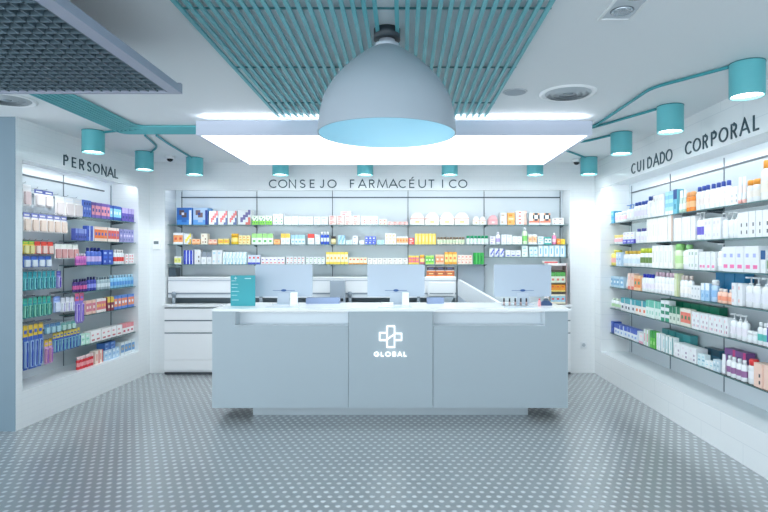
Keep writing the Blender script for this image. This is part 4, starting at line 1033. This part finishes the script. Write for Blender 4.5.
run(R_, T, z, 610, 620, 3, 'bottle', .125, 'white bottle with pale green label', [WHT, '#dcead8', '#b8dcb0'])
run(R_, T, z, 620.5, 634, 4, 'carton', .155, 'white carton with teal top', [WHT, '#3fa8b4', '#3a4a60'], 'top')
run(R_, T, z, 634.5, 645, 3, 'carton', .16, 'orange-marked carton with teal top', ['#f6f2ee', '#2f9aa8', '#ec7a4a'], 'top')
run(R_, T, z, 645.5, 660, 5, 'carton', .185, 'tall mint carton', ['#e4f4ee', '#6cc4b0', '#a8dccc'], 'top')
run(R_, T, z, 660.5, 668, 2, 'carton', .21, 'green-striped white carton', [WHT, '#1f8a6a', '#2fa07c'], 'stripes')
run(R_, T, z, 668.5, 679, 3, 'carton', .165, 'green-grey carton', ['#d8e4d8', '#1a7a5c', '#8aa090'], 'top')
run(R_, T, z, 679.5, 690, 3, 'carton', .165, 'green carton with red berries', ['#e4e4d8', '#e88070', '#2a8a5a'], 'mid')
run(R_, T, z, 660.5, 718, 7, 'carton', .205, 'dark green rear carton', [DGR, '#0c6a50', '#2a9a78'], 'plain', d0=0.18, dep=0.09)
run(R_, T, z, 691, 727, 8, 'carton', .155, 'white carton with pink dots', [WHT, '#f0c0c8', '#a87a98'], 'dots')
run(R_, T, z, 727.5, 745, 3, 'pump', .20, 'slim white pump bottle', [WHT, '#eef0f4', '#e8e4ec'])
run(R_, T, z, 745.5, 755, 2, 'jar', .09, 'low white jar', [WHT, '#f4f6f8', '#e6ecf0'])
run(R_, T, z, 755.5, 765, 2, 'bottle', .17, 'white bottle with teal label', [WHT, '#f0f4f6', '#5cc0b8'])
run(R_, T, z, 765.5, 778, 2, 'carton', .18, 'purple and white carton', ['#eee8f4', '#5a4aa0', '#8a7ac8'], 'mid')
T = 'lowest shelf'; z = RZ[5]
run(R_, T, z, 608.5, 613, 1, 'carton', .145, 'navy carton at the corner', ['#3a5ab0', '#2a4a98', '#6a86d0'], 'text')
run(R_, T, z, 613.5, 637, 7, 'carton', .13, 'blue-topped white carton', ['#e8f0fa', '#3f5fc0', '#9ab8e8'], 'top')
run(R_, T, z, 637.5, 642.5, 1, 'carton', .115, 'white-pink carton beside blue ones', [WHT, '#f0a8c0', '#f8d8e0'], 'band')
run(R_, T, z, 643, 649, 2, 'carton', .175, 'white carton with green side', [WHT, '#8fc878', '#e0788a'], 'side')
run(R_, T, z, 649.5, 655, 2, 'carton', .18, 'grass green carton', ['#5fc04a', '#2f9a44', '#a8e08a'], 'top')
run(R_, T, z, 655.5, 661, 2, 'carton', .175, 'white carton with grey-blue side', ['#f2f6f8', '#8aa8b4', '#c8dce4'], 'side')
run(R_, T, z, 661.5, 672, 3, 'carton', .17, 'white-teal slim carton', ['#eef6f6', '#2a8a94', '#a8d4d8'], 'side')
run(R_, T, z, 661.5, 690, 4, 'carton', .205, 'dark teal rear carton', ['#4a9a9e', '#2a7c82', '#7fbcc0'], 'plain', d0=0.19, dep=0.10)
run(R_, T, z, 673, 696, 3, 'carton', .135, 'wide white carton with grey flower', [WHT, '#e4dce4', '#a89ab0'], 'dots')
run(R_, T, z, 697, 704, 2, 'carton', .105, 'pale aqua carton', ['#dceef2', '#7ab4c8', '#b4dce6'], 'text')
run(R_, T, z, 704.5, 712, 2, 'carton', .065, 'low white-cyan carton', ['#f0f6f8', '#a8dce6', '#d0e8ee'], 'text')
run(R_, T, z, 704.5, 719, 2, 'carton', .145, 'petrol blue carton at the rear', ['#3a6a80', '#2a4a5a', '#a0d0dc'], 'top', d0=0.18, dep=0.09)
run(R_, T, z, 712.5, 719, 2, 'carton', .10, 'greyish blue carton', ['#c8dce6', '#9abccc', '#eef4f6'], 'text')
run(R_, T, z, 720, 723.5, 1, 'tube', .165, 'single white tube beside violet-labelled bottles', [WHT, '#e8ecf0', '#e8ecf0'])
run(R_, T, z, 724, 744, 4, 'bottle', .165, 'white bottle with violet label', [WHT, '#e4e8ec', '#9a6a9a'])
run(R_, T, z, 724, 746, 2, 'carton', .19, 'purple carton standing at the back', ['#8a5a9a', '#d84a8a', '#4a4a70'], 'side', d0=0.18, dep=0.09)
run(R_, T, z, 744.5, 752.5, 1, 'spray', .19, 'white bottle with bright red cap', [WHT, '#e8383c', '#f0f0f4'])
run(R_, T, z, 753, 782, 3, 'carton', .18, 'peach carton with black dot', ['#f6d4c4', '#f6d4c4', '#3a3a40'], 'dots')

# --- personal care wall, shelves at the far half
T = 'top shelf'; z = LZ[0]
run('L', T, z, 84.5, 92, 3, 'carton', .19, 'blue-lilac carton', ['#5a78cf', '#a8b4e8', '#2f3f94'], 'text')
run('L', T, z, 92.5, 110, 6, 'carton', .18, 'purple and pink carton', ['#7a62b0', '#e89aa8', '#3a4494'], 'mid')
run('L', T, z, 110.5, 122, 4, 'carton', .175, 'cyan and navy carton', ['#2f55a8', '#8fd0ea', '#dfe8f6'], 'mid')
run('L', T, z, 122.5, 134.5, 4, 'carton', .17, 'violet carton', ['#6a5ab8', '#c8b8ec', '#34408a'], 'top')
T = 'second shelf'; z = LZ[1]
run('L', T, z, 76, 87, 5, 'carton', .13, 'slate blue carton', ['#5566b8', '#8a9ad8', '#2f3a80'], 'top')
run('L', T, z, 87.5, 94, 2, 'carton', .17, 'blue carton with white stripe', ['#4a68c8', '#dfe6f8', '#2a3f94'], 'side')
run('L', T, z, 94.5, 108, 4, 'carton', .17, 'orange-white-blue carton', ['#f4dcd0', '#f0824a', '#4a62b8'], 'mid')
run('L', T, z, 108.5, 120, 4, 'carton', .17, 'red and cream carton', ['#f2e2dc', '#e0645a', '#8a7ac0'], 'mid')
run('L', T, z, 120.5, 134.5, 5, 'carton', .165, 'lavender carton', ['#9a9ad0', '#d8d0f0', '#5a62a8'], 'text')
T = 'third shelf'; z = LZ[2]
run('L', T, z, 77, 88, 4, 'bottle', .13, 'pink mouthwash bottle', ['#d878c0', '#e8e0f0', '#b05ab0'])
run('L', T, z, 88.5, 102.5, 4, 'bottle', .20, 'blue mouthwash bottle', ['#5a78d0', '#1f2f80', '#c8b8e8'])
run('L', T, z, 103, 114, 2, 'carton', .175, 'royal blue carton', ['#2a50b8', '#3f6ad0', '#a8c0f0'], 'text')
run('L', T, z, 115, 125.5, 4, 'bottle', .18, 'white bottle with red label', [WHT, '#f0e8e8', '#e0403c'])
run('L', T, z, 126, 134.5, 3, 'carton', .13, 'white-pink carton', ['#f4eef0', '#f0b0b0', '#e88a92'], 'text')
T = 'fourth shelf'; z = LZ[3]
run('L', T, z, 75, 88.5, 5, 'bottle', .145, 'dark violet bottle', ['#4a2f80', '#2a2458', '#d05a98'])
run('L', T, z, 89, 97.5, 3, 'bottle', .16, 'navy blue bottle', ['#3f48a8', '#20265a', '#8a92e0'])
run('L', T, z, 98, 111, 5, 'bottle', .15, 'grey-teal bottle', ['#a8bcc4', '#7a8c96', '#d4e0e4'])
run('L', T, z, 111.5, 134.5, 8, 'bottle', .16, 'light blue bottle', ['#8fc8e8', '#b8dcf0', '#5a9ad8'])
T = 'fifth shelf'; z = LZ[4]
run('L', T, z, 86, 96, 3, 'carton', .155, 'peach and pink carton', ['#f2c8b8', '#d87a90', '#f6e4dc'], 'mid')
run('L', T, z, 96.5, 107, 4, 'carton', .16, 'white-rose carton', ['#f2e8e6', '#e07a80', '#f0c850'], 'mid')
run('L', T, z, 107.5, 114, 2, 'carton', .165, 'dark red and yellow carton', ['#8a2f44', '#e8c850', '#f4e8d0'], 'top')
run('L', T, z, 114.5, 134.5, 6, 'carton', .165, 'blue carton with orange print', ['#5a8ad8', '#f0906a', '#e8f0fa'], 'mid')
T = 'lowest shelf'; z = LZ[5]
run('L', T, z, 82, 90, 2, 'carton', .12, 'mint green carton', ['#c8ecdc', '#8fd0b8', '#f0f8f4'], 'text')
run('L', T, z, 90.5, 122, 6, 'carton', .13, 'white carton with red print', ['#f6f2f2', '#c86a70', '#e8a0a4'], 'foot')
run('L', T, z, 122.5, 134.5, 3, 'carton', .13, 'white-rose little carton', ['#f6ecec', '#e88a92', '#c8506a'], 'top')
T = 'niche floor'; z = 0.345
run('L', T, z, 79, 95, 6, 'spray', .14, 'red bottle', ['#d82f3a', '#f0d0d0', '#f4a0a4'])
run('L', T, z, 95.5, 104, 2, 'carton', .15, 'red-cream carton', ['#f0dcd0', '#d8383c', '#e88a70'], 'side')
run('L', T, z, 105, 120, 4, 'carton', .125, 'pale blue carton', ['#b8d4ec', '#8fb8e0', '#eaf2fa'], 'text')
run('L', T, z + .126, 105, 116, 2, 'carton', .085, 'darker blue carton stacked atop', ['#3f70b8', '#2a5aa8', '#8ab0e0'], 'text')
run('L', T, z, 121.5, 135, 4, 'carton', .16, 'mixed blue-tan carton', ['#dfe6ea', '#6a9ac8', '#b8a890'], 'mid')

# --- personal care wall, hanging packs at the near half
def hook_rail(p0, p1, z, n, place):
    a, b = left_u(p0, 0.06), left_u(p1, 0.06)
    c = (a + b) / 2
    o = empty('hook_rail', LEFT.P(c, 0.34, z), LEFT.th); tag(o, 'slim metal hook rail carrying the ' + place, 'rail', 'hook rails of the personal care wall')
    MB().box(a - c, b - c, -0.012, 0.0, 0.002, 0.022).build('bar', CHROME, o)
    for k in range(n):
        u = a + (b - a) * (k + .5) / n - c
        MB().tube([(u, -0.012, 0.010), (u, -0.255, 0.010), (u, -0.268, 0.022)], 0.0028, 6).build('hook', CHROME, o)
def hang(p0, p1, n, z, h, desc, cols, place, deep=2):
    for q in range(deep):
        run('L', place.replace('uppermost row', 'top row') + (' front' if q == 0 else ' rear'), z, p0, p1, n, 'hang', h, desc, cols, d0=0.085 + 0.07 * q, gap=0.78 if len(cols) > 3 else 0.9, dz=0.0)
    hook_rail(p0, p1, z, n, plural(desc) + ' of the ' + place)
hang(22.5, 31, 1, 2.30, .20, 'white pack with red print', ['#f4f2f2', '#f6f6f8', '#e8d0d0'], 'uppermost row')
hang(34, 53, 2, 2.27, .16, 'white pack with navy header', ['#f2f2f4', '#5560a8', '#f2e8e8'], 'uppermost row')
hang(54.5, 82.5, 3, 2.24, .20, 'big white pack', ['#f3f1f1', '#eceef4', '#e6dcdc'], 'uppermost row')
hang(22.5, 67, 6, 2.03, .18, 'white pack with violet header', ['#f2eeee', '#8088c8', '#f2dccf'], 'second row')
hang(22.5, 34, 2, 1.755, .125, 'green-yellow pack', ['#e8c84a', '#7ac04a', '#e8e0a0'], 'third row')
hang(34, 53, 3, 1.755, .125, 'red pack', ['#e0503c', '#d83a34', '#f2d8d0'], 'third row')
hang(54.5, 78, 4, 1.735, .155, 'white colour-square pack', ['#f2f4f2', '#e8f0e8', '#d8a0a0'], 'third row')
hang(22.5, 51, 4, 1.61, .11, 'blue toothpaste pack', ['#3a6ac0', '#2a50a8', '#e4ecf4'], 'fourth row')
hang(22.5, 55, 7, 1.455, .18, 'teal toothbrush pack', ['#2aa0ac', '#1f8c9c', '#8adce0', '#1a6f8c'], 'fifth row')
hang(56, 61, 1, 1.45, .18, 'violet toothbrush pack', ['#8a80c8', '#4a50b0', '#d0c8f0', '#5a3fa8'], 'fifth row')
hang(22.5, 51, 6, 1.195, .19, 'green-teal brush pack', ['#1f98a0', '#3fb49a', '#9ae0c8', '#1a7f7a'], 'sixth row')
hang(53, 60, 1, 1.18, .16, 'pale blue brush pack', ['#a8bce8', '#7a94d8', '#dce4f8'], 'sixth row')
hang(60.5, 74, 3, 1.16, .15, 'white brush pack', ['#e8e8f0', '#d8dce8', '#f2f4f8', '#c0b8e0'], 'sixth row')
hang(74.5, 84, 2, 1.19, .33, 'purple-pink hanging pack', ['#8a78d0', '#e86a90', '#c8b4ec', '#7a60d0'], 'sixth row')
hang(22.5, 43, 4, .93, .42, 'long blue brush pack', ['#2f5cb8', '#f0c83a', '#a8c4ec', '#1f48b0'], 'lowest row')
hang(44, 52, 2, .75, .24, 'pinkish brush pack', ['#c8a0d0', '#f0c83a', '#e8b0cc', '#a060b8'], 'lowest row')
hang(52.5, 80, 8, .80, .20, 'short yellow-headed brush pack', ['#3a5cb4', '#e8cc50', '#9ccfe0', '#1f48a0'], 'lowest row')
hang(44, 60, 3, .915, .10, 'small teal pack', ['#5a8ab0', '#3a70a0', '#a8d0dc'], 'seventh row', 1)
hang(60.5, 75, 3, .905, .085, 'small green-grey pack', ['#4a9a94', '#8aa8a8', '#b8d8d0'], 'seventh row', 1)
